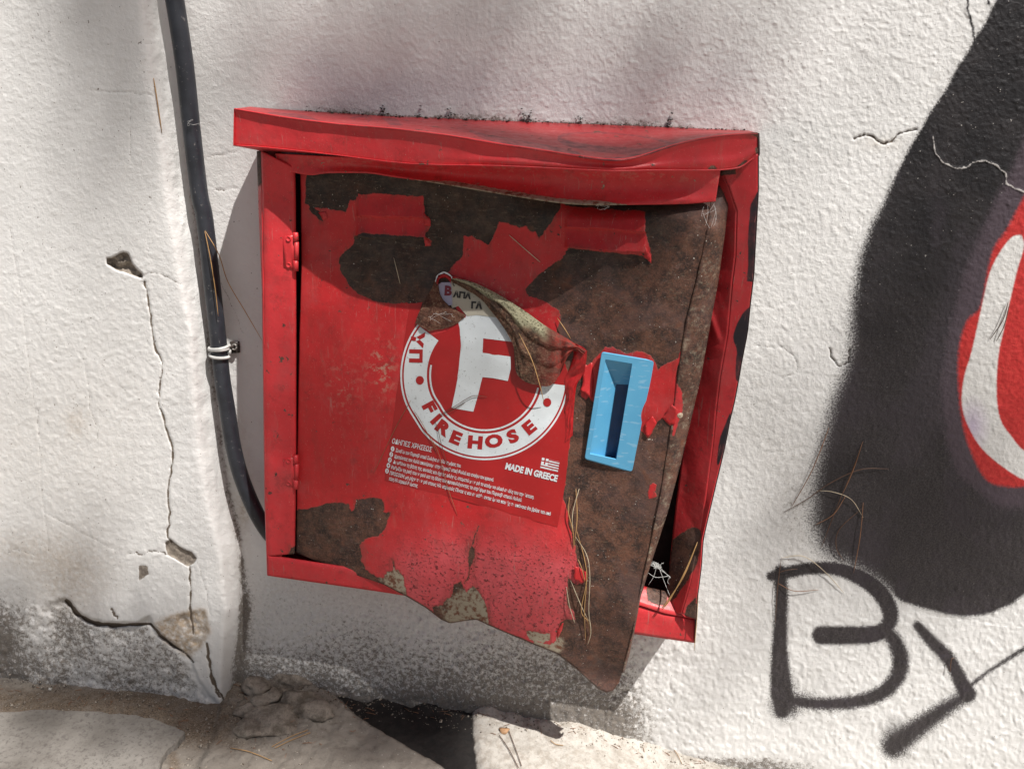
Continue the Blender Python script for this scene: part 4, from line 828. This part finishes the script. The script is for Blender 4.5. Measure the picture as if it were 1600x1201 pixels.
flap('peeled_flap', [(704, 431), (742, 442), (794, 469), (851, 508), (899, 537), (918, 549)], [(700, 436), (735, 447), (790, 475), (845, 515), (890, 545), (905, 562)],
     lambda s, t: .0048*(1-s)+.001, None, 6, 90, ZER, lambda s, t: np.ones_like(s), SRED)
flap('torn_strip', [(688, 430), (680, 437), (675, 450), (668, 462), (660, 478), (653, 492), (649, 505)], [(684, 440), (686, 452), (690, 466), (706, 482), (727, 492), (716, 503), (697, 513), (670, 517)],
     lambda s, t: .0020+.0022*np.sin(np.pi*s)*sst(0, .2, t), 'hanging brown strip of torn sticker', 14, 70, ZER, lambda s, t: .12+0*s)
flap('curled_corner', [(681, 440), (684, 431), (693, 426), (701, 429), (705, 434)], [(684, 446), (687, 437), (694, 433), (700, 436), (704, 443)], lambda s, t: .004+.006*np.sin(np.pi*s), None, 6, 30, mat=SRED)
flap('curled_corner', [(680, 439), (683, 430), (693, 424.5), (702, 428), (707, 433)], [(681, 441), (684, 432), (693, 426.5), (701, 430), (706, 435)], lambda s, t: .0105+0*s, None, 3, 30, mat=SWHT)
# rippled right edge of the sticker standing off the door
flap('curled_edge', [(899, 537), (912, 543), (917, 552), (914, 575), (908, 590), (901, 602), (898, 625), (896, 650), (895, 680)], [(896, 545), (896, 556), (890, 575), (884, 590), (883, 605), (884, 622), (882, 640), (884, 660), (884, 690)],
     lambda s, t: .001+.007*np.exp(-((t-.12)/.2)**2)*(1-s)+.0035*np.sin(np.pi*s)*sst(1, .5, t)*np.abs(np.sin(t*9)), 'rippled right edge of the sticker', 12, 90, mat=SRED)
# lifted paint flakes round the bare steel
def flake(pts, lift, seed, parent=None):
    p = rg(pts+[pts[0]], 4, .7, seed)[:-1]; cx0 = np.mean([q[0] for q in pts]); cy0 = np.mean([q[1] for q in pts]); R = random.Random(seed); a = R.uniform(0, 6.28)
    sz = max(np.hypot(q[0]-cx0, q[1]-cy0) for q in pts)
    f = lambda x, y: ddepth(x, y)+.0006+lift*np.clip(.5+((x-cx0)*math.cos(a)+(y-cy0)*math.sin(a))/sz/2, 0, 1)**1.5
    solid(sheet('paint_flake', p, f, REDD, parent or door, 4, attrs()), .0004)
for i, (p, l) in enumerate((([(911, 568), (918, 571), (925, 566), (927, 600), (924, 627), (918, 617), (907, 610), (911, 597), (910, 584)], .005), ([(898, 884), (916, 893), (918, 905), (908, 911), (897, 905)], .006),
                            ([(1034, 653), (1047, 664), (1054, 663), (1059, 640), (1050, 632), (1040, 645)], .004), ([(1008, 678), (1013, 683), (1026, 661), (1020, 650), (1008, 662)], .004),
                            ([(663, 372), (671, 376), (674, 384), (664, 385)], .003), ([(1008, 384), (1017, 398), (1018, 412), (1009, 402)], .003), ([(662, 332), (672, 342), (673, 353), (663, 352)], .003), ([(497, 332), (505, 345), (512, 340), (508, 330)], .002), ([(870, 985), (880, 972), (878, 985), (871, 998)], .003))):
    flake(p, l, 60+i)
# ------------------------------------------------------------------ conduit with wire tie
PLAST = Mat('grey_conduit'); n1 = PLAST.noise(30, 5); n2 = PLAST.noise(160, 4, .7)
PLAST = PLAST.fin(PLAST.mix(PLAST.ma('MULTIPLY', PLAST.ss(n2, .62, .70), .5), PLAST.mix(PLAST.ss(n1, .3, .7), (.018, .020, .026), (.034, .038, .048)), (.26, .25, .24)), .42, PLAST.bump(n2, .0003), 0, .5)
pc = [(249, -180, .030), (262, -70, .030), (273, 0, .030), (288, 99, .029), (299, 200, .027), (311, 300, .025), (320, 345, .024), (333, 460, .022), (342, 540, .021), (347, 590, .022), (356, 645, .023), (364, 695, .024), (377, 745, .027), (400, 800, .033), (425, 838, .035), (455, 860, .035)]
pts = [P(*q) for q in cr(pc, 6)]; pts = [P(225, -400, .03), *pts]
pts.insert(0, P(90, -1700, .03))
con = empty('cable_conduit', P(342, 540, .021), 'long dark grey conduit running down the corner and bending behind the red cabinet', 'conduit')
v, f = tube(pts, .0118, 16); mk('pipe', v, f, PLAST, con)
WIRE = plain('white_wire', (.55, .55, .53), .5)
for k in range(3):
    c0 = P(342.5+k*.6, 540+k*7, .021); ax1 = P(347, 590, .022)-P(342, 540, .021); ax1 /= np.linalg.norm(ax1); u = np.cross(ax1, [0, 1, 0]); u /= np.linalg.norm(u); w2 = np.cross(ax1, u)
    q = [c0+(u*math.cos(a)+w2*math.sin(a))*.0142+ax1*.004*math.sin(a*.5+k)*(1 if k != 1 else -1)*.8 for a in np.linspace(0, 2*math.pi, 36)]
    v, f = tube(q, .0024, 8); mk('wire_tie', v, f, WIRE, con)
RST = plain('rusty_iron', (.05, .038, .032), .6, .5)
eye = empty('screw_eye', P(366, 542, .01), 'small dark iron screw eye in the wall beside the wire tie', 'screw eye')
pl = [(359, 534), (373, 534), (374, 551), (360, 552)]; solid(sheet('base_plate', pl, lambda x, y: np.full(np.shape(x), .005), RST, eye, 5), .003)
q = [P(366+3.4*math.cos(a), 542+4*math.sin(a), .010) for a in np.linspace(0, 5.9, 24)]; v, f = tube(q, .0013, 8); mk('eye_ring', v, f, plain('worn_steel', (.35, .33, .31), .45, .2, metal=.6), eye)
v, f = tube([P(356, 540, .014), P(361, 541, .012), P(366, 542, .008)], .0022, 8); mk('shank', v, f, RST, eye)
# ------------------------------------------------------------------ pine needles
NEE = plain('dry_needle', (.42, .245, .10), .5, .3, sc=30); NEE2 = plain('dark_needle', (.10, .05, .03), .5); NEE3 = plain('pale_needle', (.50, .42, .30), .5); NEEO = plain('red_needle', (.24, .115, .06), .5)
def needle(pts, label, group, dfn, mat=NEE, r=.00062, lift=.003, bow=.0, cat='pine needle', name='pine_needle'):
    c = cr([(x, y) for x, y in pts], 8); n = len(c); x = np.array([q[0] for q in c]); y = np.array([q[1] for q in c]); t = np.linspace(0, 1, n)
    d = dfn(x, y); d = np.convolve(np.r_[[d[0]]*3, d, [d[-1]]*3], np.ones(7)/7, 'valid')+r*1.2+lift*(.25+np.sin(np.pi*t))+bow*t
    p = P(x, y, d); v, f = tube(p, r*(1-.55*np.abs(2*t-1)**5), 6); tag(mk(name, v, f, mat, None, base=p[0]), label, cat, group)
def conv(lst, ox, oy, s): return [[(ox+a/s, oy+b/s) for a, b in l] for l in lst]
B1 = conv([[(330, 230), (325, 300), (345, 385), (350, 465)], [(375, 190), (345, 300), (345, 390)], [(360, 190), (365, 330), (350, 470)], [(355, 410), (410, 500), (425, 600), (420, 760), (430, 860), (415, 920)],
           [(365, 390), (400, 520), (410, 620), (385, 760), (415, 810), (428, 870)], [(335, 620), (385, 740), (420, 810)], [(410, 640), (400, 760), (405, 900)], [(315, 650), (330, 740), (355, 820)], [(370, 520), (390, 570), (405, 640)]], 780, 700, 3.0025)
LB = [k+' dry needle of the bundle hanging on the rusty door strip' for k in ('leftmost upper', 'upper straight golden', 'upper steep middle', 'longest outer', 'long inner double-curved', 'lower slanting', 'lower straight right', 'lowest left', 'short middle')]
for i, l in enumerate(B1): needle(l, LB[i], 'pine needles bundled on the rusty door strip', ddepth, [NEE, NEE3][i % 2], .00065, .004)
fr = lambda x, y: np.full(np.shape(x), .107)
for l, w_ in zip(conv([[(930, 440), (870, 580), (800, 710), (765, 755)], [(927, 450), (865, 600), (790, 715), (762, 750)]], 780, 700, 3.0025), ('right', 'left')): needle(l, w_+' needle of the slanting pair on the lower right corner of the frame', 'needle pair on the frame corner', fr, NEE, .0008, .002)
needle(conv([[(910, 605), (932, 640), (928, 780), (915, 950)]], 780, 700, 3.0025)[0], 'long thin pine needle hanging from the lower right corner of the frame', None, fr, NEE, .0006, .002)
SN = [([(290, 120), (180, 320), (20, 650)], 'orange pine needle slanting left of the sticker instructions', NEEO), ([(430, 370), (500, 520), (560, 750), (635, 965)], 'orange pine needle crossing the instruction text steeply', NEEO),
      ([(320, 200), (375, 290), (440, 410), (480, 500)], 'dark thin needle lying along the left of the white ring', NEEO), ([(510, 220), (620, 160), (700, 110), (760, 85), (850, 92)], 'dark curved needle crossing the foot of the big white letter', NEE2),
      ([(465, 265), (490, 330), (510, 420), (550, 560), (585, 640)], 'dark needle hanging across the letter R of the ring', NEE2), ([(500, 232), (600, 190), (690, 135)], 'short dark needle beside the curved one on the white ring', NEE2)]
for l, lb, mt in SN: needle(conv([l], 580, 600, 4.706)[0], lb, None, dl(.001), mt, .00042, .0015)
needle(conv([[(1085, 565), (1180, 760), (1240, 950), (1270, 1075)]], 580, 400, 4.706)[0], 'tan needle hanging from the peeled flap to the red dot of the ring', None, dl(.012), NEE, .0006, .010, -.010)
needle(conv([[(1368, 455), (1420, 530), (1468, 610)]], 580, 400, 4.706)[0], 'short needle on the rust above the rippled sticker edge', None, dl(.002), NEE)
needle(conv([[(165, 10), (190, 110), (213, 205)]], 580, 400, 4.706)[0], 'pale needle on the dark steel patch at the upper left of the door', None, ddepth, NEE3, .0005)
needle(conv([[(55, 825), (140, 900), (233, 980)]], 780, 140, 3.636)[0], 'pale straight needle lying on the red tongue of paint under the hood', None, ddepth, NEE3, .0006)
RN = conv([[(490, 105), (450, 210), (400, 330), (350, 460)], [(488, 108), (455, 205), (412, 300)], [(575, 197), (480, 200), (380, 245), (300, 300), (225, 342)], [(375, 60), (345, 140), (310, 220), (250, 325)], [(335, 270), (390, 275), (450, 300), (490, 360)], [(490, 310), (480, 420), (458, 545)], [(485, 330), (410, 400), (400, 460), (425, 505)],
           [(430, 290), (390, 350), (330, 385)], [(215, 500), (203, 600), (195, 715)], [(215, 495), (290, 490), (360, 540), (425, 612)], [(205, 545), (235, 536), (270, 532)], [(205, 580), (260, 606), (340, 602)], [(770, 850), (780, 875), (785, 835), (795, 830)]], 1120, 640, 2.1417)
RL = ['straight brown needle steeply across the black paint left edge', 'shorter brown needle alongside the straight steep one on the black paint', 'long arched brown needle reaching left from the black paint', 'needle along the left edge of the black paint, above the arched one', 'whitish curled strand over the black paint', 'steep needle low on the black paint, right of the hooked one', 'hooked thin needle low on the black paint',
      'short slanting needle at the black paint left edge, under the crossing', 'upright brown needle on the stem of the black letter B', 'greenish needle over the top bar of the black letter B', 'short needle at the upper left corner of the black letter B', 'faint thin needle inside the black letter B', 'crumpled needle on the arm of the black letter Y']
for l, lb, i in zip(RN, RL, range(20)): needle(l, lb, 'pine needles stuck to the wall by the graffiti', wd, [NEE2, NEEO][i % 2] if i not in (4, 9) else NEE3, .0006 if i != 4 else .0005, .0035)
for i, l in enumerate(conv([[(950, 410), (930, 480), (880, 555)], [(955, 420), (935, 500), (905, 560)]], 1180, 300, 2.4024)): needle(l, ['left', 'right'][i]+' dark needle of the pair stuck on the white curved graffiti stroke', 'needle pair on the white stroke', wd, NEE2, .00055, .003)
for l, lb in (([(320, 361), (328, 400), (336, 450), (341, 494)], 'brown needle lying down the conduit above the wire tie'), ([(321, 361), (342, 398), (356, 440), (384, 488), (409, 531)], 'long brown needle from the conduit to the cabinet side'),
              ([(240, 122), (246, 160), (253, 208)], 'brown rootlet stuck on the rounded edge of the pier')):
    needle(l, lb, None, (lambda x, y: np.where(x < 343, .036, .012)) if l[0][0] > 300 else wd, NEE, .0007, .002)
def gneedle(pts, lab, mat=NEE, r=.0006, group=None):
    c = np.array(cr(pts, 6)); p = G(c[:, 0], c[:, 1])+np.array([0, 0, .003]); v, f = tube(p, r, 6); tag(mk('pine_needle', v, f, mat, None, base=p[0]), lab, 'pine needle', group)
for l, lb in (([(481, 1142), (455, 1152), (425, 1168)], 'tan needle on the ground beside the wide mortar lump'), ([(485, 1146), (455, 1158), (430, 1170)], 'second tan needle on the ground beside the wide mortar lump, lower one'), ([(360, 1170), (390, 1176), (425, 1190)], 'brown needle on the ground low left of the mortar lumps'),
              ([(780, 1150), (795, 1172), (810, 1201)], 'dark strand drawn as a thin shadow on the bright ground under the dry leaf, left one'), ([(795, 1143), (805, 1170), (815, 1198)], 'dark strand drawn as a thin shadow on the bright ground under the dry leaf, right one'), ([(105, 1176), (120, 1178), (138, 1182)], 'brown needle lying on the grey slab'),  # the two dark strands stand in for thin cast shadows
              ([(860, 1158), (868, 1164), (880, 1166)], 'curled needle on the bright ground right of the dry leaf'), ([(1050, 1168), (1058, 1180), (1066, 1196)], 'needle at the foot of the wall under the black letter B')): gneedle(l, lb, NEE2 if 'dark' in lb else NEE)
# dry leaf
lf = G(np.array(788.), np.array(1142.)); a = np.linspace(0, 2*math.pi, 18, endpoint=False); V = [lf+np.array([.0085*math.cos(t)*(1+.12*math.sin(3*t)), .0075*math.sin(t), .003+.002*math.cos(2*t)]) for t in a]+[lf+np.array([0, 0, .0055])]
tag(solid(mk('dry_leaf', V, [(i, (i+1) % 18, 18) for i in range(18)], plain('leaf', (.40, .23, .12), .6), None, base=lf), .0006), 'small round dry brown leaf on the bright ground below the cabinet', 'leaf')
# grit, crumbs and broken needles along the foot of the wall
R = np.random.RandomState(21); V = []; Fq = []
def crumb(p, s, fl=1):
    q = R.randn(6, 3); q = q/np.linalg.norm(q, axis=1)[:, None]*s*R.uniform(.6, 1.1, (6, 1)); q = np.array([[s, 0, 0], [-s*.8, .2*s, 0], [0, s*.8, .1*s], [.1*s, -s, 0], [0, 0, s*.7*fl], [0, 0, -s*.5*fl]])+q*.3
    a = R.uniform(0, 6.28); c_, s_ = math.cos(a), math.sin(a); q = np.stack([q[:, 0]*c_-q[:, 1]*s_, q[:, 0]*s_+q[:, 1]*c_, q[:, 2]], 1); i = len(V); V.extend((q+p).tolist())
    Fq.extend([(i+a, i+b, i+c) for a, b, c in ((0, 2, 4), (2, 1, 4), (1, 3, 4), (3, 0, 4), (2, 0, 5), (1, 2, 5), (3, 1, 5), (0, 3, 5))])
cx_ = np.r_[R.uniform(-1.25, .5, 1500), R.uniform(-1.1, -.45, 900), R.uniform(-.6, -.4, 700)]; cy_ = np.r_[-np.abs(R.randn(1500))*.02-.001, -.05-np.abs(R.randn(900))*.045, -np.abs(R.randn(700))*.07]
cz_, cu, cv = gcore(cx_, cy_)
for x_, y_, z_, u_ in zip(cx_, cy_, cz_, cu):
    if u_ < 350: y_ -= .045
    crumb(np.array([x_, y_, z_+.0004]), R.choice([.0007, .001, .0014, .0022, .0035], p=[.34, .32, .2, .11, .03]))
grit = mk('grit', np.array(V), np.array(Fq), (lambda q: q.fin(q.mix(q.ss(q.noise(330, 2), .42, .58), (.07, .05, .035), (.36, .32, .27)), .9))(Mat('grit')), None, smooth=False); tag(grit, 'loose grit and mortar crumbs along the foot of the wall', 'grit', None, 'stuff')
V = []; Fq = []
for k in range(170):
    x_, y_ = (R.uniform(-1.1, -.35), -.05-abs(R.randn())*.06) if k % 2 else (R.uniform(-.6, .5), -abs(R.randn())*.02-.003); a = R.uniform(0, 3.14); l_ = R.uniform(.004, .018); z_ = float(gcore(np.array([x_]), np.array([y_]))[0][0])+.001
    d_ = np.array([math.cos(a), math.sin(a)*.6, R.uniform(-.05, .15)])*l_; v, f = tube([np.array([x_, y_, z_]), np.array([x_, y_, z_])+d_*.5+[0, 0, .0006], np.array([x_, y_, z_])+d_], R.uniform(.0003, .0006), 4); i = len(V); V += [tuple(q) for q in v]; Fq += [tuple(j+i for j in g_) for g_ in f]
tag(mk('needle_litter', V, Fq, NEEO, None), 'broken brown needle litter on the dirt at the foot of the wall', 'litter', None, 'stuff')
V = []; Fq = []; R = np.random.RandomState(33)
for k in range(420):
    t = R.uniform(0, 1); x_ = 470+700*t; y_ = np.interp(x_, [388, 600, 780, 1000, 1170], [167, 181, 188, 196, 204])+1.5-abs(R.randn())*(1.5 if R.rand() < .8 else 5)
    crumb(P(x_, y_, .004+R.uniform(0, .012)), R.choice([.0007, .0012, .0020, .0030], p=[.4, .35, .18, .07]), .6)
for x_ in (655, 820, 826, 600, 705, 905, 1045):
    for k in range(14): crumb(P(x_+R.randn()*3.5, np.interp(x_, [388, 600, 780, 1000, 1170], [167, 181, 188, 196, 204])-abs(R.randn())*7, .003), R.uniform(.0008, .0026), .6)
tag(mk('lid_debris', np.array(V), np.array(Fq), plain('dark_debris', (.035, .026, .02), .9, .5, 300), None, smooth=False), 'dark crumbs and moss in the joint above the cabinet hood', 'debris', None, 'stuff')
# snail on the door edge
sp0 = P(1061.5, 648, float(ddepth(1061, 648))-.002); V = []
for i in range(40):
    t = i/39.; th_ = t*4.6*math.pi; rr = .0010+.0020*t; tubr = .0004+.0022*t
    V.append((sp0+np.array([rr*math.cos(th_)*.9, -.0035*(1-t), rr*math.sin(th_)]), tubr))
v, f = tube([q[0] for q in V], [q[1] for q in V], 10)
tag(mk('snail_shell', v, f, plain('shell', (.46, .38, .28), .45, .2, sc=200), None, base=sp0), 'tiny pale snail shell clinging to the door edge right of the blue pull', 'snail')
# cobweb
def web(name, c, n, rad, lab, rx=1., ry=1., seed=1, dfn=lambda a, b: .09, r=.00016):
    R = random.Random(seed); L_ = []
    for i in range(n):
        a, b = R.uniform(0, 6.28), R.uniform(0, 6.28); p0 = (c[0]+rad*rx*math.cos(a), c[1]+rad*ry*math.sin(a)); p1 = (c[0]+rad*rx*.9*math.cos(b), c[1]+rad*ry*.9*math.sin(b)); pm = ((p0[0]+p1[0])/2+R.uniform(-2, 2), (p0[1]+p1[1])/2+R.uniform(-1, 3))
        L_.append(tube([P(x, y, float(dfn(x, y))+R.uniform(0, .004)) for x, y in cr([p0, pm, p1], 4)], r, 4))
    v, f = join(L_); tag(mk(name, v, f, WEBM, None, base=v[0]), lab, 'cobweb')
WEBM = plain('cobweb', (.72, .72, .70), .6, .1)
R = random.Random(5); L_ = []
for pl_ in conv([[(680, 535), (715, 545), (740, 545), (765, 570), (800, 605)], [(700, 545), (740, 560), (800, 600)], [(730, 535), (750, 545), (745, 555), (725, 550)], [(700, 585), (735, 605), (790, 600)], [(740, 545), (725, 600), (700, 640)], [(750, 560), (780, 640), (800, 690)], [(800, 600), (790, 625), (800, 640)], [(720, 530), (748, 550), (735, 560)], [(790, 600), (803, 604), (797, 612)]], 780, 700, 3.0025):
    L_.append(tube([P(x, y, .090) for x, y in cr(pl_, 4)], .00030, 4))
for k in range(26):
    x0, y0 = 1026+R.gauss(0, 3.2), 883+R.gauss(0, 2.2); L_.append(tube([P(x0+R.uniform(-4, 4), y0+R.uniform(-3, 3), .090) for _ in range(4)], .00025, 4))
v, f = join(L_); tag(mk('cobweb', v, f, WEBM, None, base=v[0]), 'white cobweb in the dark gap at the lower right of the cabinet', 'cobweb')
web('cobweb', (1108, 335), 9, 17, 'brownish cobweb at the top right corner of the door', .7, 1.3, 3, lambda a, b: float(ddepth(a, b))+.004, .00012)
0 and web('cobweb', (700, 335), 9, 16, 'faint cobweb between the two louvres of the door', 1.4, .8, 4, lambda a, b: float(ddepth(a, b))+.003, .00012)
web('cobweb', (690, 496), 8, 16, 'cobweb over the hanging brown strip of the sticker', 1.3, .6, 6, lambda a, b: float(ddepth(a, b))+.012, .00011)
web('cobweb', (942, 322), 7, 10, 'small cobweb hanging from the curled rail over the right louvre', 1.2, .6, 8, lambda a, b: .126, .00018)
web('cobweb', (303, 192), 7, 10, 'tiny cobweb on the conduit near its top', 1, .5, 9, lambda a, b: .041, .00016)
# ------------------------------------------------------------------ pine tree that shades the wall, behind the viewer on the right
pine = empty('pine_tree', (6.2, -7.2, -.12), 'pine tree whose branches shade the wall from above', 'tree')
BARK = plain('bark', (.10, .065, .045), .9, .4, 8, .01, 30); NEF = plain('pine_foliage', (.05, .075, .03), .7, .3)
SH = [(178, 20, 60, 100, .85, 0), (160, 140, 55, 100, .8, 0), (138, 250, 48, 90, .6, 0), (430, 70, 100, 110, .42, 0), (600, 70, 130, 110, .55, 0), (780, 60, 130, 110, .55, 0), (960, 80, 130, 100, .36, 0), (1090, 90, 80, 110, .26, 0),  # shade spots; some clumps added to darken frame, hood and under the cabinet
      (560, 160, 90, 50, .5, .03), (660, 180, 90, 60, .65, .06), (770, 200, 100, 75, 1.15, .1), (900, 210, 110, 75, 1.25, .12), (1030, 210, 100, 75, 1.2, .12), (1140, 215, 70, 75, .8, .1), (1165, 430, 55, 140, .55, .09), (1120, 660, 50, 120, .5, .09), (820, 250, 110, 45, .7, .17), (980, 250, 110, 45, .8, .17), (1090, 250, 70, 50, .6, .15),
      (520, 570, 90, 70, .25, .085), (470, 690, 90, 100, .36, .085), (570, 680, 100, 90, .34, .085), (640, 770, 90, 45, .32, .085), (490, 810, 70, 60, .36, .085),
      (60, 1020, 110, 60, .45, .045), (180, 1030, 110, 60, .6, .045), (290, 1050, 80, 70, .6, .045), (110, 900, 90, 50, .25, .045), (150, 1095, 170, 35, .75, .1), (320, 1120, 120, 50, .7, .1), (430, 1120, 100, 60, .7, .1), (470, 1180, 100, 30, .3, .1), (430, 1045, 90, 45, 1.0, .03), (560, 1060, 130, 50, 1.3, .03), (680, 1085, 80, 50, 1.2, .03), (640, 1150, 90, 50, .9, .1), (540, 1190, 60, 30, .3, .15), (200, 1160, 110, 40, .45, .15),
      (1230, 610, 60, 60, .25, 0), (1225, 760, 60, 80, .35, 0), (1390, 420, 70, 130, .2, 0), (1420, 620, 110, 130, .25, 0), (1480, 800, 110, 110, .42, 0), (1360, 800, 70, 90, .35, 0), (1290, 900, 80, 40, .2, 0)]
R = np.random.RandomState(11); V = []; Fq = []; cent = []
for (x, y, rx, ry, den, dp) in SH:
    c0 = P(x, y, dp); sc = np.linalg.norm(P(x+10, y, dp)-c0)/10; sy = np.linalg.norm(P(x, y+10, dp)-c0)/10; rx_, ry_ = rx*sc, ry*sy; n = int(den*2.0*rx_*ry_*math.pi/.0011*1.15)
    Lh = R.uniform(10.5, 12); cent.append(c0-SUN*Lh)
    for k in range(n):
        q = np.clip(R.randn(2), -2, 2)*.72; p = c0+np.array([q[0]*rx_, 0, q[1]*ry_])-SUN*(Lh+R.uniform(-.35, .35)); a = R.randn(3); a /= np.linalg.norm(a); b = np.cross(a, R.randn(3)); b /= np.linalg.norm(b)
        a = a*R.uniform(.045, .08); b = b*R.uniform(.008, .013); i = len(V); V += [p-a, p+b, p+a, p-b]; Fq.append((i, i+1, i+2, i+3))
o = mk('crown', np.array(V), np.array(Fq), NEF, pine, smooth=False); o['kind'] = 'stuff'
def wood(pts, r): 
    v, f = tube([np.array(q, float) for q in cr(pts, 6)], np.interp(np.linspace(0, 1, (len(pts)-1)*6+1), np.linspace(0, 1, len(r)), r), 12); return v, f
v, f = wood([(6.2, -7.2, -.3), (6.25, -7.15, 3.0), (6.1, -7.0, 6.2), (6.0, -6.8, 8.6), (5.9, -6.6, 10.5)], [.20, .15, .12, .09, .04]); mk('trunk', v, f, BARK, pine)
for k in range(0, len(cent), 5):
    t = np.array(cent[k]); s0 = np.array([6.0, -6.8, 7.6+.06*k]); e = t+(s0-t)*.10; mid = (s0+e)/2+np.array([0, 0, .25]); v, f = wood([s0, mid, e], [.035, .02, .006]); mk('limb', v, f, BARK, pine)
